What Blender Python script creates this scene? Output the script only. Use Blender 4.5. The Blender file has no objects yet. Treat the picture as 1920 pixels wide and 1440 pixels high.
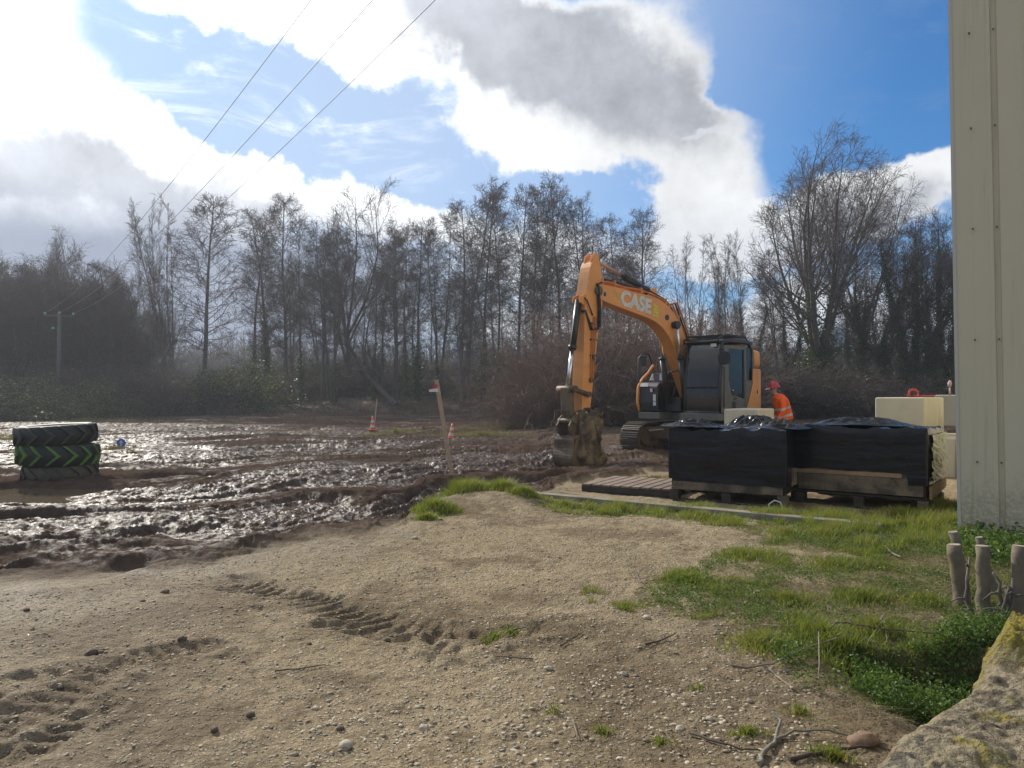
import bpy, bmesh, math, random
import numpy as np
from mathutils import Vector, Matrix, Euler
random.seed(7)
rad = math.radians
S = bpy.context.scene
COL = S.collection

# ------------------------------------------------------------ camera
FPX, CAMZ, PITCH = 1400.0, 1.40, rad(0.9)
cd = bpy.data.cameras.new("camera"); cam = bpy.data.objects.new("camera", cd); COL.objects.link(cam)
cd.sensor_width = 36.0; cd.lens = FPX / 1920.0 * 36.0; cd.clip_start = 0.05; cd.clip_end = 3000
cam.location = (0, 0, CAMZ); cam.rotation_euler = (math.pi / 2 + PITCH, 0, 0)
S.camera = cam

# ------------------------------------------------------------ light
SUN_AZ, SUN_EL = rad(-38), rad(33)          # azimuth from +Y towards +X
sd = bpy.data.lights.new("sun", 'SUN'); sun = bpy.data.objects.new("sun", sd); COL.objects.link(sun)
sd.energy = 3.6; sd.angle = rad(0.6); sd.color = (1.0, 0.93, 0.82)
sdir = Vector((math.sin(SUN_AZ) * math.cos(SUN_EL), math.cos(SUN_AZ) * math.cos(SUN_EL), math.sin(SUN_EL)))
sun.rotation_euler = (-sdir).to_track_quat('-Z', 'Y').to_euler()
S.view_settings.view_transform = 'Standard'; S.view_settings.look = 'None'
S.view_settings.exposure = 0.28; S.view_settings.gamma = 1.0
S.render.engine = 'CYCLES'
S.cycles.max_bounces = 6; S.cycles.transparent_max_bounces = 16; S.cycles.volume_bounces = 0
S.cycles.use_denoising = True

def ray(px, py):
    u = (px - 960) / FPX; v = (720 - py) / FPX
    return (u, math.cos(PITCH) - v * math.sin(PITCH), math.sin(PITCH) + v * math.cos(PITCH))
def at(px, py, Y):                           # point of the pixel's ray at depth Y
    r = ray(px, py); k = Y / r[1]
    return Vector((r[0] * k, Y, CAMZ + r[2] * k))
def onground(px, py, z=0.0):                 # where the pixel's ray meets height z
    r = ray(px, py); k = (z - CAMZ) / r[2]
    return (r[0] * k, r[1] * k)
def to_px(x, y, z):                          # arrays allowed
    c, s = math.cos(PITCH), math.sin(PITCH)
    zz = z - CAMZ; dep = y * c + zz * s; up = -y * s + zz * c
    return 960 + FPX * x / dep, 720 - FPX * up / dep

# ------------------------------------------------------------ node helper
class NT:
    def __init__(self, tree): self.t = tree; self.n = tree.nodes; self.l = tree.links
    def put(self, sock, v):
        if isinstance(v, bpy.types.NodeSocket): self.l.new(v, sock)
        elif v is not None: sock.default_value = v
    def math(self, op, a, b=None, c=None, clamp=False):
        n = self.n.new('ShaderNodeMath'); n.operation = op; n.use_clamp = clamp
        for i, v in enumerate((a, b, c)):
            if v is not None: self.put(n.inputs[i], v)
        return n.outputs[0]
    def vec(self, op, a, b=None, scale=None):
        n = self.n.new('ShaderNodeVectorMath'); n.operation = op
        self.put(n.inputs[0], a)
        if b is not None: self.put(n.inputs[1], b)
        if scale is not None: self.put(n.inputs['Scale'], scale)
        return n.outputs['Value'] if op in ('LENGTH', 'DOT_PRODUCT', 'DISTANCE') else n.outputs[0]
    def noise(self, vec, scale, detail=4, rough=0.5, dist=0.0, out='Fac', lac=2.0):
        n = self.n.new('ShaderNodeTexNoise'); self.put(n.inputs['Vector'], vec)
        n.inputs['Scale'].default_value = scale; n.inputs['Detail'].default_value = detail
        n.inputs['Roughness'].default_value = rough; n.inputs['Distortion'].default_value = dist
        n.inputs['Lacunarity'].default_value = lac
        return n.outputs[out]
    def voro(self, vec, scale, feature='F1', out='Distance', rand=1.0):
        n = self.n.new('ShaderNodeTexVoronoi'); n.feature = feature; self.put(n.inputs['Vector'], vec)
        n.inputs['Scale'].default_value = scale; n.inputs['Randomness'].default_value = rand
        return n.outputs[out]
    def ramp(self, v, a, b, c=0.0, d=1.0, smooth=True):
        n = self.n.new('ShaderNodeMapRange'); n.interpolation_type = 'SMOOTHSTEP' if smooth else 'LINEAR'
        self.put(n.inputs['Value'], v)
        for i, k in enumerate((a, b, c, d)): self.put(n.inputs[i + 1], k)
        return n.outputs[0]
    def mix(self, f, a, b, mode='MIX'):
        n = self.n.new('ShaderNodeMix'); n.data_type = 'RGBA'; n.blend_type = mode
        self.put(n.inputs['Factor'], f)
        for k, v in ((6, a), (7, b)):
            if isinstance(v, (tuple, list)) and len(v) == 3: v = (*v, 1)
            self.put(n.inputs[k], v)
        return n.outputs[2]
    def coord(self, which='Object'):
        return self.n.new('ShaderNodeTexCoord').outputs[which]
    def sep(self, v):
        n = self.n.new('ShaderNodeSeparateXYZ'); self.put(n.inputs[0], v); return n.outputs
    def comb(self, x, y, z=0.0):
        n = self.n.new('ShaderNodeCombineXYZ')
        for i, v in enumerate((x, y, z)): self.put(n.inputs[i], v)
        return n.outputs[0]
    def scale(self, v, s):
        n = self.n.new('ShaderNodeMapping'); self.put(n.inputs[0], v); n.inputs['Scale'].default_value = s
        return n.outputs[0]
    def attr(self, name, out='Fac'):
        n = self.n.new('ShaderNodeAttribute'); n.attribute_name = name; return n.outputs[out]
    def bump(self, h, strength=0.3, dist=0.02, normal=None):
        n = self.n.new('ShaderNodeBump'); self.put(n.inputs['Height'], h)
        self.put(n.inputs['Strength'], strength); n.inputs['Distance'].default_value = dist
        if normal is not None: self.put(n.inputs['Normal'], normal)
        return n.outputs[0]

# ------------------------------------------------------------ sky
wd = bpy.data.worlds.new("World"); S.world = wd; wd.use_nodes = True
W = NT(wd.node_tree); W.n.clear()
wout = W.n.new('ShaderNodeOutputWorld'); bg = W.n.new('ShaderNodeBackground')
SKY_STRENGTH = 0.1
bg.inputs['Strength'].default_value = SKY_STRENGTH
W.l.new(bg.outputs[0], wout.inputs[0])
sky = W.n.new('ShaderNodeTexSky'); sky.sky_type = 'NISHITA'; sky.sun_disc = False
sky.sun_elevation = SUN_EL; sky.sun_rotation = SUN_AZ
sky.air_density = 1.0; sky.dust_density = 1.2; sky.ozone_density = 1.6
gen = W.coord('Generated')
gx, gy, gz = W.sep(gen)
az = W.math('ARCTAN2', gx, gy); el = W.math('ARCSINE', W.math('MINIMUM', W.math('MAXIMUM', gz, -1.0), 1.0))
azel = W.comb(az, el, 0.0)
def azel_of(px, py):
    r = Vector(ray(px, py)).normalized(); return math.atan2(r.x, r.y), math.asin(r.z)
n1 = W.noise(gen, 5.0, 6, 0.55, out='Color'); n2 = W.noise(gen, 18.0, 6, 0.6, out='Color')
off = W.vec('ADD', W.vec('SCALE', W.vec('SUBTRACT', n1, (0.5, 0.5, 0.5)), scale=0.13),
            W.vec('SCALE', W.vec('SUBTRACT', n2, (0.5, 0.5, 0.5)), scale=0.06))
off = W.vec('MULTIPLY', off, (1, 1, 0))
wv = W.vec('ADD', azel, off)
def blobs(lst, vec):
    acc = None
    for (px, py, rx, ry, rot, w) in lst:
        a, e = azel_of(px, py)
        m = W.n.new('ShaderNodeMapping'); m.vector_type = 'TEXTURE'
        W.l.new(vec, m.inputs[0])
        m.inputs['Location'].default_value = (a, e, 0); m.inputs['Rotation'].default_value = (0, 0, rad(-rot))
        m.inputs['Scale'].default_value = (rx / FPX, ry / FPX, 1)
        d = W.vec('LENGTH', m.outputs[0])
        f = W.ramp(d, 1.25, 0.0, 0.0, w)
        acc = f if acc is None else W.math('ADD', acc, f)
    return acc
# (px, py, rx, ry, clockwise tilt, weight): cloud masses as they stand in the sky
CLOUD = [(-60, 60, 270, 230, 20, 1.6), (120, 270, 330, 130, 22, 1.5), (60, 400, 330, 100, 6, 1.3),
         (430, 330, 220, 70, 24, 1.25), (640, 385, 260, 55, 18, 1.1), (130, 470, 330, 60, 4, 1.0),
         (500, 15, 330, 85, 12, 1.4), (660, 105, 95, 70, 35, 1.0), (900, 60, 330, 120, 10, 1.5), (1150, 190, 300, 140, 12, 1.7),
         (1000, 260, 170, 85, 15, 1.2), (1330, 330, 125, 120, 0, 1.35), (1230, 90, 190, 130, 30, 1.1), (1080, 330, 230, 60, 6, .72), (960, 300, 150, 40, 20, .45), (1160, 395, 190, 40, -10, .5),
         (1320, 440, 150, 70, 0, 1.1), (1600, 390, 240, 75, -8, 1.3), (1730, 350, 110, 60, 0, 1.0), (1480, 440, 200, 70, 0, 1.0),
         (840, 440, 260, 60, 8, 0.8), (1060, 500, 260, 80, -4, 0.75), (420, 560, 340, 130, 0, 1.1),
         (1010, 620, 500, 70, 0, 0.8), (200, 620, 500, 90, 0, 0.9), (1500, 600, 500, 90, 0, 0.9)]
HOLE = [(480, 200, 360, 110, 22, 1.15), (760, 300, 170, 70, 25, 0.8), (1640, 130, 300, 190, 0, 1.6), (1440, 100, 75, 90, 0, .5), (1010, 375, 230, 40, 4, 0.55), (1150, 365, 105, 55, -12, 1.3), (1300, 258, 75, 20, 8, 1.0), (1375, 170, 35, 50, 0, .8), (1040, 300, 110, 22, 10, .6)]
GREY = [(900, 50, 330, 110, 12, 1.1), (1180, 170, 300, 120, 14, 1.2), (1000, 130, 300, 90, 10, .7), (-20, 330, 330, 75, 8, 1.0), (250, 350, 260, 65, 22, 1.1), (520, 400, 250, 40, 20, .8),
        (150, 480, 420, 60, 0, 1.3), (430, 560, 420, 130, 0, 1.3), (1700, 420, 160, 70, 0, .7), (1560, 450, 200, 70, 0, .6), (1090, 20, 200, 80, 0, .8)]
D = W.math('SUBTRACT', blobs(CLOUD, wv), blobs(HOLE, wv))
nz = W.noise(gen, 9.0, 9, 0.64)
D = W.math('ADD', D, W.math('MULTIPLY', W.math('SUBTRACT', nz, 0.5), 1.7))
G = W.math('ADD', blobs(GREY, wv), W.math('MULTIPLY', W.math('SUBTRACT', W.noise(gen, 8.0, 8, 0.66), 0.5), 1.9))
# broken cloud all round, where the photograph does not reach
behind = W.ramp(W.math('ABSOLUTE', az), rad(38), rad(60))
high = W.ramp(el, rad(32), rad(45))
away = W.math('MAXIMUM', behind, high)
gc = W.noise(W.vec('MULTIPLY', gen, (1, 1, 1.6)), 2.4, 8, 0.55)
gd = W.math('MULTIPLY', W.math('SUBTRACT', gc, 0.44), 6.0)
D = W.math('ADD', W.math('MULTIPLY', D, W.math('SUBTRACT', 1.0, away)), W.math('MULTIPLY', gd, away))
wisp = W.math('MULTIPLY', W.ramp(W.noise(W.scale(azel, (3.0, 9.0, 1.0)), 2.0, 8, .66, .6), .50, .78), W.ramp(az, rad(18), rad(-8), .08, .6))
mask = W.math('MAXIMUM', W.ramp(D, 0.08, 0.86), wisp)
thickb = W.ramp(D, 0.62, 1.75)
thick = W.math('MULTIPLY', W.ramp(G, 0.0, 1.05), W.ramp(D, 0.40, 1.15))
thick = W.math('ADD', W.math('MULTIPLY', thick, W.math('SUBTRACT', 1.0, away)), W.math('MULTIPLY', thickb, away))
sunv = W.vec('DOT_PRODUCT', gen, tuple(sdir))
near = W.ramp(sunv, 0.70, 0.97)
K = 1.0 / SKY_STRENGTH
lump = W.noise(gen, 9.0, 9, 0.66)
bright = W.math('ADD', W.math('ADD', 0.42, W.math('MULTIPLY', lump, 0.62)), W.math('MULTIPLY', near, 0.8))
grey = W.math('ADD', W.math('ADD', 0.27, W.math('MULTIPLY', W.math('SUBTRACT', lump, 0.3), 0.62)), W.math('MULTIPLY', near, 0.22))
cc = W.mix(thick, W.vec('SCALE', (0.97, 0.985, 1.0), scale=bright), W.vec('SCALE', (0.93, 0.98, 1.08), scale=grey))
cc = W.vec('SCALE', cc, scale=K)
skyc = W.vec('MULTIPLY', sky.outputs[0], (0.20, 0.62, 1.02))
veil = W.ramp(sunv, 0.50, 0.90)
skyc = W.mix(W.math('MULTIPLY', veil, 0.85), skyc, tuple(c * K for c in (0.44, 0.55, 0.74)))
lowb = W.math('MULTIPLY', W.ramp(el, rad(15), rad(9.5), 0.0, 1.0), W.ramp(az, rad(2), rad(-12), 0.25, 1.0))
full = W.mix(mask, skyc, cc)
lowc = W.mix(W.ramp(az, rad(-14), rad(8)), W.vec('SCALE', W.mix(W.noise(gen, 8.0, 6, .6), (0.13, 0.18, 0.29), (0.30, 0.35, 0.44)), scale=K), tuple(c * K for c in (0.42, 0.52, 0.68)))
full = W.mix(W.math('MULTIPLY', lowb, 0.9), full, lowc)
W.l.new(full, bg.inputs['Color'])
wd.cycles.sampling_method = 'MANUAL'; wd.cycles.sample_map_resolution = 512

# ------------------------------------------------------------ tags and builders
def tag(o, label=None, cat=None, group=None, kind=None):
    if label: o['label'] = label
    if cat: o['category'] = cat
    if group: o['group'] = group
    if kind: o['kind'] = kind
    return o
def empty(name, loc, rz=0.0, label=None, cat=None, group=None):
    o = bpy.data.objects.new(name, None); COL.objects.link(o); o.location = loc; o.rotation_euler = (0, 0, rz)
    o.empty_display_size = 0.2
    return tag(o, label, cat, group)
def copy_tree(o, parent=None):
    kids = [c for c in bpy.data.objects if c.parent == o]
    c = o.copy(); COL.objects.link(c); c.parent = parent
    for k in kids: copy_tree(k, c)
    return c

class MB:
    """collects shapes; build() links them as one mesh object"""
    def __init__(self): self.v = []; self.f = []; self.sm = []; self.mi = []; self.cur = 0
    def add(self, vs, fs, smooth=False):
        o = len(self.v); self.v += [tuple(p) for p in vs]
        for f in fs: self.f.append(tuple(i + o for i in f)); self.sm.append(smooth); self.mi.append(self.cur)
        return self
    def box(self, c, s, rot=None):
        hx, hy, hz = s[0] / 2, s[1] / 2, s[2] / 2
        vs = [Vector((x, y, z)) for x in (-hx, hx) for y in (-hy, hy) for z in (-hz, hz)]
        if rot is not None:
            m = Euler(rot).to_matrix(); vs = [m @ v for v in vs]
        vs = [v + Vector(c) for v in vs]
        return self.add(vs, [(0, 1, 3, 2), (4, 6, 7, 5), (0, 4, 5, 1), (2, 3, 7, 6), (0, 2, 6, 4), (1, 5, 7, 3)])
    def prism(self, prof, y0, y1, axis='y', smooth=False):
        """closed profile of (a,b) pairs extruded along the axis: 'y' -> (a,y,b), 'x' -> (x,a,b), 'z' -> (a,b,z)"""
        f = {'y': lambda a, b, t: (a, t, b), 'x': lambda a, b, t: (t, a, b), 'z': lambda a, b, t: (a, b, t)}[axis]
        n = len(prof)
        vs = [f(a, b, y0) for a, b in prof] + [f(a, b, y1) for a, b in prof]
        fs = [tuple(range(n)), tuple(range(2 * n - 1, n - 1, -1))]
        self.add(vs, fs)
        return self.add(vs, [(i, (i + 1) % n, n + (i + 1) % n, n + i) for i in range(n)], smooth)
    def cyl(self, p0, p1, r, r1=None, n=16, caps=True, smooth=True):
        p0, p1 = Vector(p0), Vector(p1); r1 = r if r1 is None else r1
        d = (p1 - p0).normalized(); a = d.orthogonal().normalized(); b = d.cross(a)
        ring = [(math.cos(2 * math.pi * i / n), math.sin(2 * math.pi * i / n)) for i in range(n)]
        vs = [p0 + (a * c + b * s) * r for c, s in ring] + [p1 + (a * c + b * s) * r1 for c, s in ring]
        self.add(vs, [(i, (i + 1) % n, n + (i + 1) % n, n + i) for i in range(n)], smooth)
        if caps: self.add(vs[:n], [tuple(range(n - 1, -1, -1))]); self.add(vs[n:], [tuple(range(n))])
        return self
    def tube(self, pts, r, n=8):
        pts = [Vector(p) for p in pts]; rs = r if isinstance(r, (list, tuple)) else [r] * len(pts)
        vs = []; a = None
        for i, p in enumerate(pts):
            t = (pts[min(i + 1, len(pts) - 1)] - pts[max(i - 1, 0)]).normalized()
            a = t.orthogonal().normalized() if a is None else (a - t * a.dot(t)).normalized()
            b = t.cross(a)
            vs += [p + (a * math.cos(2 * math.pi * k / n) + b * math.sin(2 * math.pi * k / n)) * rs[i] for k in range(n)]
        fs = [(i * n + k, i * n + (k + 1) % n, (i + 1) * n + (k + 1) % n, (i + 1) * n + k) for i in range(len(pts) - 1) for k in range(n)]
        self.add(vs, fs, True)
        self.add(vs[:n], [tuple(range(n - 1, -1, -1))]); self.add(vs[-n:], [tuple(range(n))])
        return self
    def lathe(self, prof, c=(0, 0, 0), n=24, smooth=True):
        """(r,z) pairs turned round z"""
        vs = [(c[0] + r * math.cos(2 * math.pi * k / n), c[1] + r * math.sin(2 * math.pi * k / n), c[2] + z) for r, z in prof for k in range(n)]
        fs = [(i * n + k, i * n + (k + 1) % n, (i + 1) * n + (k + 1) % n, (i + 1) * n + k) for i in range(len(prof) - 1) for k in range(n)]
        return self.add(vs, fs, smooth)
    def build(self, name, mats, parent=None, bevel=0.0, segs=2):
        me = bpy.data.meshes.new(name); me.from_pydata(self.v, [], self.f)
        me.polygons.foreach_set('use_smooth', self.sm)
        if not isinstance(mats, (list, tuple)): mats = [mats]
        for m in mats: me.materials.append(m)
        if len(mats) > 1: me.polygons.foreach_set('material_index', self.mi)
        bm = bmesh.new(); bm.from_mesh(me)
        bmesh.ops.remove_doubles(bm, verts=bm.verts, dist=1e-5)
        bmesh.ops.recalc_face_normals(bm, faces=bm.faces)
        bm.to_mesh(me); bm.free()
        o = bpy.data.objects.new(name, me); COL.objects.link(o); o.parent = parent
        if bevel:
            b = o.modifiers.new('edge', 'BEVEL'); b.width = bevel; b.segments = segs; b.limit_method = 'ANGLE'
            b.angle_limit = rad(35); b.harden_normals = False
        return o

def mesh_np(name, V, F, mat, parent=None, smooth=False, attrs=None, link=True):
    """mesh from numpy arrays; F is (k,3) or (k,4) or a list of both"""
    Fs = F if isinstance(F, list) else [F]
    me = bpy.data.meshes.new(name); me.vertices.add(len(V)); me.vertices.foreach_set('co', np.asarray(V, np.float32).ravel())
    loops = np.concatenate([f.ravel() for f in Fs]).astype(np.int32)
    sizes = np.concatenate([np.full(len(f), f.shape[1]) for f in Fs]).astype(np.int32)
    starts = np.concatenate([[0], np.cumsum(sizes)[:-1]]).astype(np.int32)
    me.loops.add(len(loops)); me.polygons.add(len(sizes))
    me.loops.foreach_set('vertex_index', loops); me.polygons.foreach_set('loop_start', starts)
    me.polygons.foreach_set('loop_total', sizes)
    if smooth: me.polygons.foreach_set('use_smooth', np.ones(len(sizes), bool))
    me.update(calc_edges=True)
    for k, a in (attrs or {}).items():
        at_ = me.attributes.new(k, 'FLOAT', 'POINT'); at_.data.foreach_set('value', np.asarray(a, np.float32))
    me.materials.append(mat)
    if not link: return me
    o = bpy.data.objects.new(name, me); COL.objects.link(o); o.parent = parent
    return o

# ------------------------------------------------------------ materials
MATS = {}
def pbr(name, col, rough=0.6, metal=0.0, var=0.0, vscale=6.0, col2=None, c2lo=0.5, c2hi=0.65, bump=0.0, bscale=40.0, spec=0.5, coat=0.0, bdist=0.01, sss=0.0, trans=0.0):
    if name in MATS: return MATS[name]
    m = bpy.data.materials.new(name); m.use_nodes = True; MATS[name] = m
    T = NT(m.node_tree); p = T.n['Principled BSDF']
    c = (*col, 1)
    if var or col2 or bump: co = T.coord('Object')
    if var:
        n = T.noise(co, vscale, 5, 0.6)
        v = T.ramp(n, 0.25, 0.75, 1 - var, 1 + var, False)
        c = T.vec('SCALE', col, scale=v)
    if col2:
        n = T.noise(co, vscale * 0.6, 7, 0.65)
        c = T.mix(T.ramp(n, c2lo, c2hi), c, (*col2, 1))
        p.inputs['Roughness'].default_value = rough
    T.put(p.inputs['Base Color'], c)
    p.inputs['Roughness'].default_value = rough; p.inputs['Metallic'].default_value = metal
    p.inputs['Specular IOR Level'].default_value = spec; p.inputs['Coat Weight'].default_value = coat
    if trans: p.inputs['Transmission Weight'].default_value = trans
    if bump:
        h = T.noise(co, bscale, 5, 0.6); T.put(p.inputs['Normal'], T.bump(h, bump, bdist))
    return m

# ------------------------------------------------------------ numpy noise
def _hash(ix, iy, seed):
    h = (ix.astype(np.int64) * 374761393 + iy.astype(np.int64) * 668265263 + seed * 1442695041) & 0xffffffff
    h = ((h ^ (h >> 13)) * 1274126177) & 0xffffffff
    h = (h ^ (h >> 16)) & 0xffffff
    return h / float(0xffffff)
def vnoise(x, y, seed=0):
    ix, iy = np.floor(x), np.floor(y); fx, fy = x - ix, y - iy
    fx = fx * fx * fx * (fx * (fx * 6 - 15) + 10); fy = fy * fy * fy * (fy * (fy * 6 - 15) + 10)
    a = _hash(ix, iy, seed); b = _hash(ix + 1, iy, seed); c = _hash(ix, iy + 1, seed); d = _hash(ix + 1, iy + 1, seed)
    return (a * (1 - fx) + b * fx) * (1 - fy) + (c * (1 - fx) + d * fx) * fy
def fbm(x, y, seed=0, oct=4, gain=0.5):
    s = 0.0; a = 1.0; t = 0.0
    for i in range(oct):
        s = s + a * vnoise(x, y, seed + i * 17); t += a; a *= gain
        x, y = x * 1.9 + y * 0.63 + 3.1, y * 1.9 - x * 0.63 + 7.7
    return s / t
def sstep(x, a, b):
    t = np.clip((x - a) / (b - a), 0, 1); return t * t * (3 - 2 * t)
def seg_dist(x, y, pts):
    """distance to a polyline and arc length along it"""
    best = np.full(np.shape(x), 1e9); along = np.zeros(np.shape(x)); L = 0.0
    for (x0, y0), (x1, y1) in zip(pts[:-1], pts[1:]):
        dx, dy = x1 - x0, y1 - y0; l = math.hypot(dx, dy)
        t = np.clip(((x - x0) * dx + (y - y0) * dy) / (l * l), 0, 1)
        d = np.hypot(x - x0 - t * dx, y - y0 - t * dy)
        along = np.where(d < best, L + t * l, along); best = np.minimum(best, d); L += l
    return best, along
def in_poly(px, py, poly):
    r = np.zeros(np.shape(px), bool); n = len(poly)
    for i in range(n):
        x0, y0 = poly[i]; x1, y1 = poly[(i + 1) % n]
        c = ((y0 > py) != (y1 > py)) & (px < (x1 - x0) * (py - y0) / ((y1 - y0) + 1e-12) + x0)
        r ^= c
    return r

def leafmat(name, c1, c2, trans=.35, rough=.5, dead=.60):
    m = bpy.data.materials.new(name); m.use_nodes = True; T = NT(m.node_tree); T.n.clear()
    o_ = T.n.new('ShaderNodeOutputMaterial'); geo = T.n.new('ShaderNodeNewGeometry')
    rnd = geo.outputs['Random Per Island']; co = T.coord('Object')
    c = T.mix(T.math('MULTIPLY', T.math('ADD', rnd, T.noise(co, 1.6, 3, .5)), .5), c1, c2)
    c = T.mix(T.ramp(T.noise(T.vec('ADD', co, T.comb(rnd, rnd, rnd)), 4.0, 2, .5), dead, dead + .12), c, (.30, .24, .11, 1))
    pr_ = T.n.new('ShaderNodeBsdfPrincipled'); T.put(pr_.inputs['Base Color'], c); pr_.inputs['Roughness'].default_value = rough; pr_.inputs['Specular IOR Level'].default_value = .35
    tl = T.n.new('ShaderNodeBsdfTranslucent'); T.put(tl.inputs[0], T.vec('MULTIPLY', c, (1.25, 1.35, .6)))
    ms = T.n.new('ShaderNodeMixShader'); ms.inputs[0].default_value = trans
    T.l.new(pr_.outputs[0], ms.inputs[1]); T.l.new(tl.outputs[0], ms.inputs[2]); T.l.new(ms.outputs[0], o_.inputs[0]); return m
# ------------------------------------------------------------ ground
BND_PX = [(-900, 1175), (-300, 1150), (0, 1112), (250, 1085), (400, 1062), (560, 1015), (700, 1000), (760, 985), (800, 955), (850, 940),
          (930, 928), (1010, 925), (1060, 902), (1150, 893), (1260, 885), (1500, 880), (1900, 878), (2600, 878)]
BU = np.array([(onground(a, b)[0] / onground(a, b)[1], onground(a, b)[1]) for a, b in BND_PX])
def gw(lst): return [onground(*p) for p in lst]
RUTS = [(gw([(440, 1090), (560, 1122), (700, 1160), (870, 1203)]), .21, .05), (gw([(620, 1168), (760, 1200), (880, 1222)]), .10, .03), (gw([(840, 1205), (1000, 1180)]), .15, .02),
        (gw([(-60, 1320), (60, 1268), (200, 1240), (385, 1213)]), .12, .035), (gw([(-100, 1405), (60, 1330), (190, 1255)]), .16, .03),
        (gw([(-200, 1440), (60, 1400), (170, 1330)]), .12, .03)]
def ground_z(x, y, full=False):
    x = np.asarray(x, float); y = np.asarray(y, float)
    yy = np.maximum(y, 0.3)
    db = np.interp(x / yy, BU[:, 0], BU[:, 1])
    wig = (fbm(x * 1.1, y * 1.1, 5, 4) - .5) * 1.3 + (fbm(x * 5, y * 5, 9, 3) - .5) * .35
    q = y - db + wig * np.clip(db * .1, .3, 1.2)
    q = np.where(y < 1, -5, q)
    mud = sstep(q, -0.12, 0.4)
    # far yellowish and earth strips: mud thins out towards the banks
    far = sstep(y, 45, 66)
    # mud relief: ruts that run along the track, clods between them
    wq = q + (fbm(x * .25, y * .25, 21, 3) - .5) * 3.0
    rut = np.abs(vnoise(wq * 1.25, x * .16 + 4, 31) - .5) * 2
    rut2 = np.abs(vnoise(wq * 3.4 + 9, x * .45, 33) - .5) * 2
    wc = q + (fbm(x * .5, y * .5, 22, 3) - .5) * 1.2
    cl = 1 - np.abs(fbm(wc * 4.4, x * 1.5, 41, 4, .55) - .5) * 4
    cl2 = 1 - np.abs(fbm(x * 8, y * 10, 45, 3, .6) - .5) * 4
    cl3 = 1 - np.abs(fbm(x * 17, y * 22, 49, 3, .6) - .5) * 4
    chop = sstep(fbm(x * .5, y * .7, 55, 3), .40, .60)
    zm = -.085 + (fbm(x * .35, y * .45, 61, 3) - .5) * .14 + (.5 - rut) * .14 + (.5 - rut2) * .08 + (.25 + .75 * chop) * (cl * .032 + cl2 * .016 + cl3 * .009) + (fbm(x * 26, y * 30, 47, 2) - .5) * .016
    # churned lip at the near edge of the mud
    zm = zm + .07 * np.exp(-((q - .35) / .3) ** 2) * sstep(fbm(x * 1.5, y * 1.5, 71, 3), .35, .65)
    for cx, cy, rx, ry in PUD:
        d = np.hypot((x - cx) / rx, (y - cy) / ry) + (fbm(x * 1.4, y * 1.6, 77, 3) - .5) * .9
        mm = sstep(d, 1.35, .7); zm = zm * (1 - mm) - .165 * mm
    # hard gravelly ground
    zg = (fbm(x * .5, y * .5, 81, 3) - .5) * .10 + (fbm(x * 3, y * 3, 83, 3) - .5) * .022 + (fbm(x * 14, y * 14, 85, 3) - .5) * .022 + (fbm(x * 45, y * 45, 87, 2) - .5) * .007
    rutm = np.zeros_like(x)
    for pts, w, dp in RUTS:
        d, al = seg_dist(x, y, pts)
        d = d + (fbm(x * 5, y * 5, 95, 3) - .5) * w * .9
        m = sstep(d, w * 1.2, w * .35) * sstep(fbm(x * 3, y * 3, 91, 3), .28, .58)
        lug = sstep(np.abs(((al * 9 + d * 2 + fbm(x * 3, y * 3, 96, 2) * 1.6) % 1.0) - .5), .12, .38)
        zg = zg - dp * m * (.35 + .65 * lug) + .022 * sstep(np.abs(d - w * 1.25), w * .5, 0) * fbm(x * 9, y * 9, 93, 2)
        rutm = np.maximum(rutm, m * .9)
    # mound with the grass tuft by the flagged stake
    mx, my = onground(880, 945)
    zg = zg + .13 * np.exp(-(((x - mx) / .75) ** 2 + ((y - my) / .5) ** 2))
    mx, my = onground(960, 945)
    zg = zg + .06 * np.exp(-(((x - mx) / .5) ** 2 + ((y - my) / .4) ** 2))
    # the drop in front of the weeds
    ex = x; ey = 4.22 + (fbm(x * 2.5, y * 0 + 3, 97, 3) - .5) * .2 - .10 * (x - 2.2)
    low = sstep(x, 1.55, 2.15) * sstep(ey - y, 0.0, .10) * sstep(y, 2.5, 3.7)
    zg = zg - .22 * low
    z = zg * (1 - mud) + zm * mud
    z = z * (1 - far) + far * (.55 + .25 * sstep(y, 60, 68) + (fbm(x * .3, y * .3, 99, 3) - .5) * .35)
    # spoil bank under the middle trees
    bank = sstep(y, 56, 60) * sstep(y, 68, 64) * sstep(x, -20, -14) * sstep(x, 8, 0)
    z = z + bank * (.45 + .4 * fbm(x * .5, y * .5, 101, 3))
    # ridge behind the excavator
    z = z - .11 * np.exp(-(((x - 1.4) / 1.0) ** 2 + ((y - 16.0) / 1.1) ** 2))
    r2 = np.exp(-((y - 31 - x * .05) / 1.3) ** 2) * sstep(x, 0, 3) * .4
    z = z + r2 * fbm(x * .8, y * .8, 103, 3)
    hill = sstep(y, 90, 200) * 3.0
    z = z + hill
    if not full: return z
    band = fbm((q + (fbm(x * .25, y * .25, 21, 3) - .5) * 3.0) * .9, x * .13 + 2, 115, 4, .6)
    wet = np.clip(sstep(q, -.1, 1.2) * (.12 + .95 * sstep(band + sstep(x, 2, -7) * .16 - sstep(y, 24, 42) * .10, .46, .66)) * (1 - .5 * sstep(y, 17, 32)), 0, 1)
    damp = (1 - mud) * np.clip(sstep(q, -1.6, -.1) * .8 * fbm(x * 2, y * 2, 113, 3) + sstep(x / yy, -.1, -.65) * .45, 0, 1)
    px, py = to_px(x, yy, 0 * x)
    n = (fbm(x * 2, y * 2, 121, 4) - .5)
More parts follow.
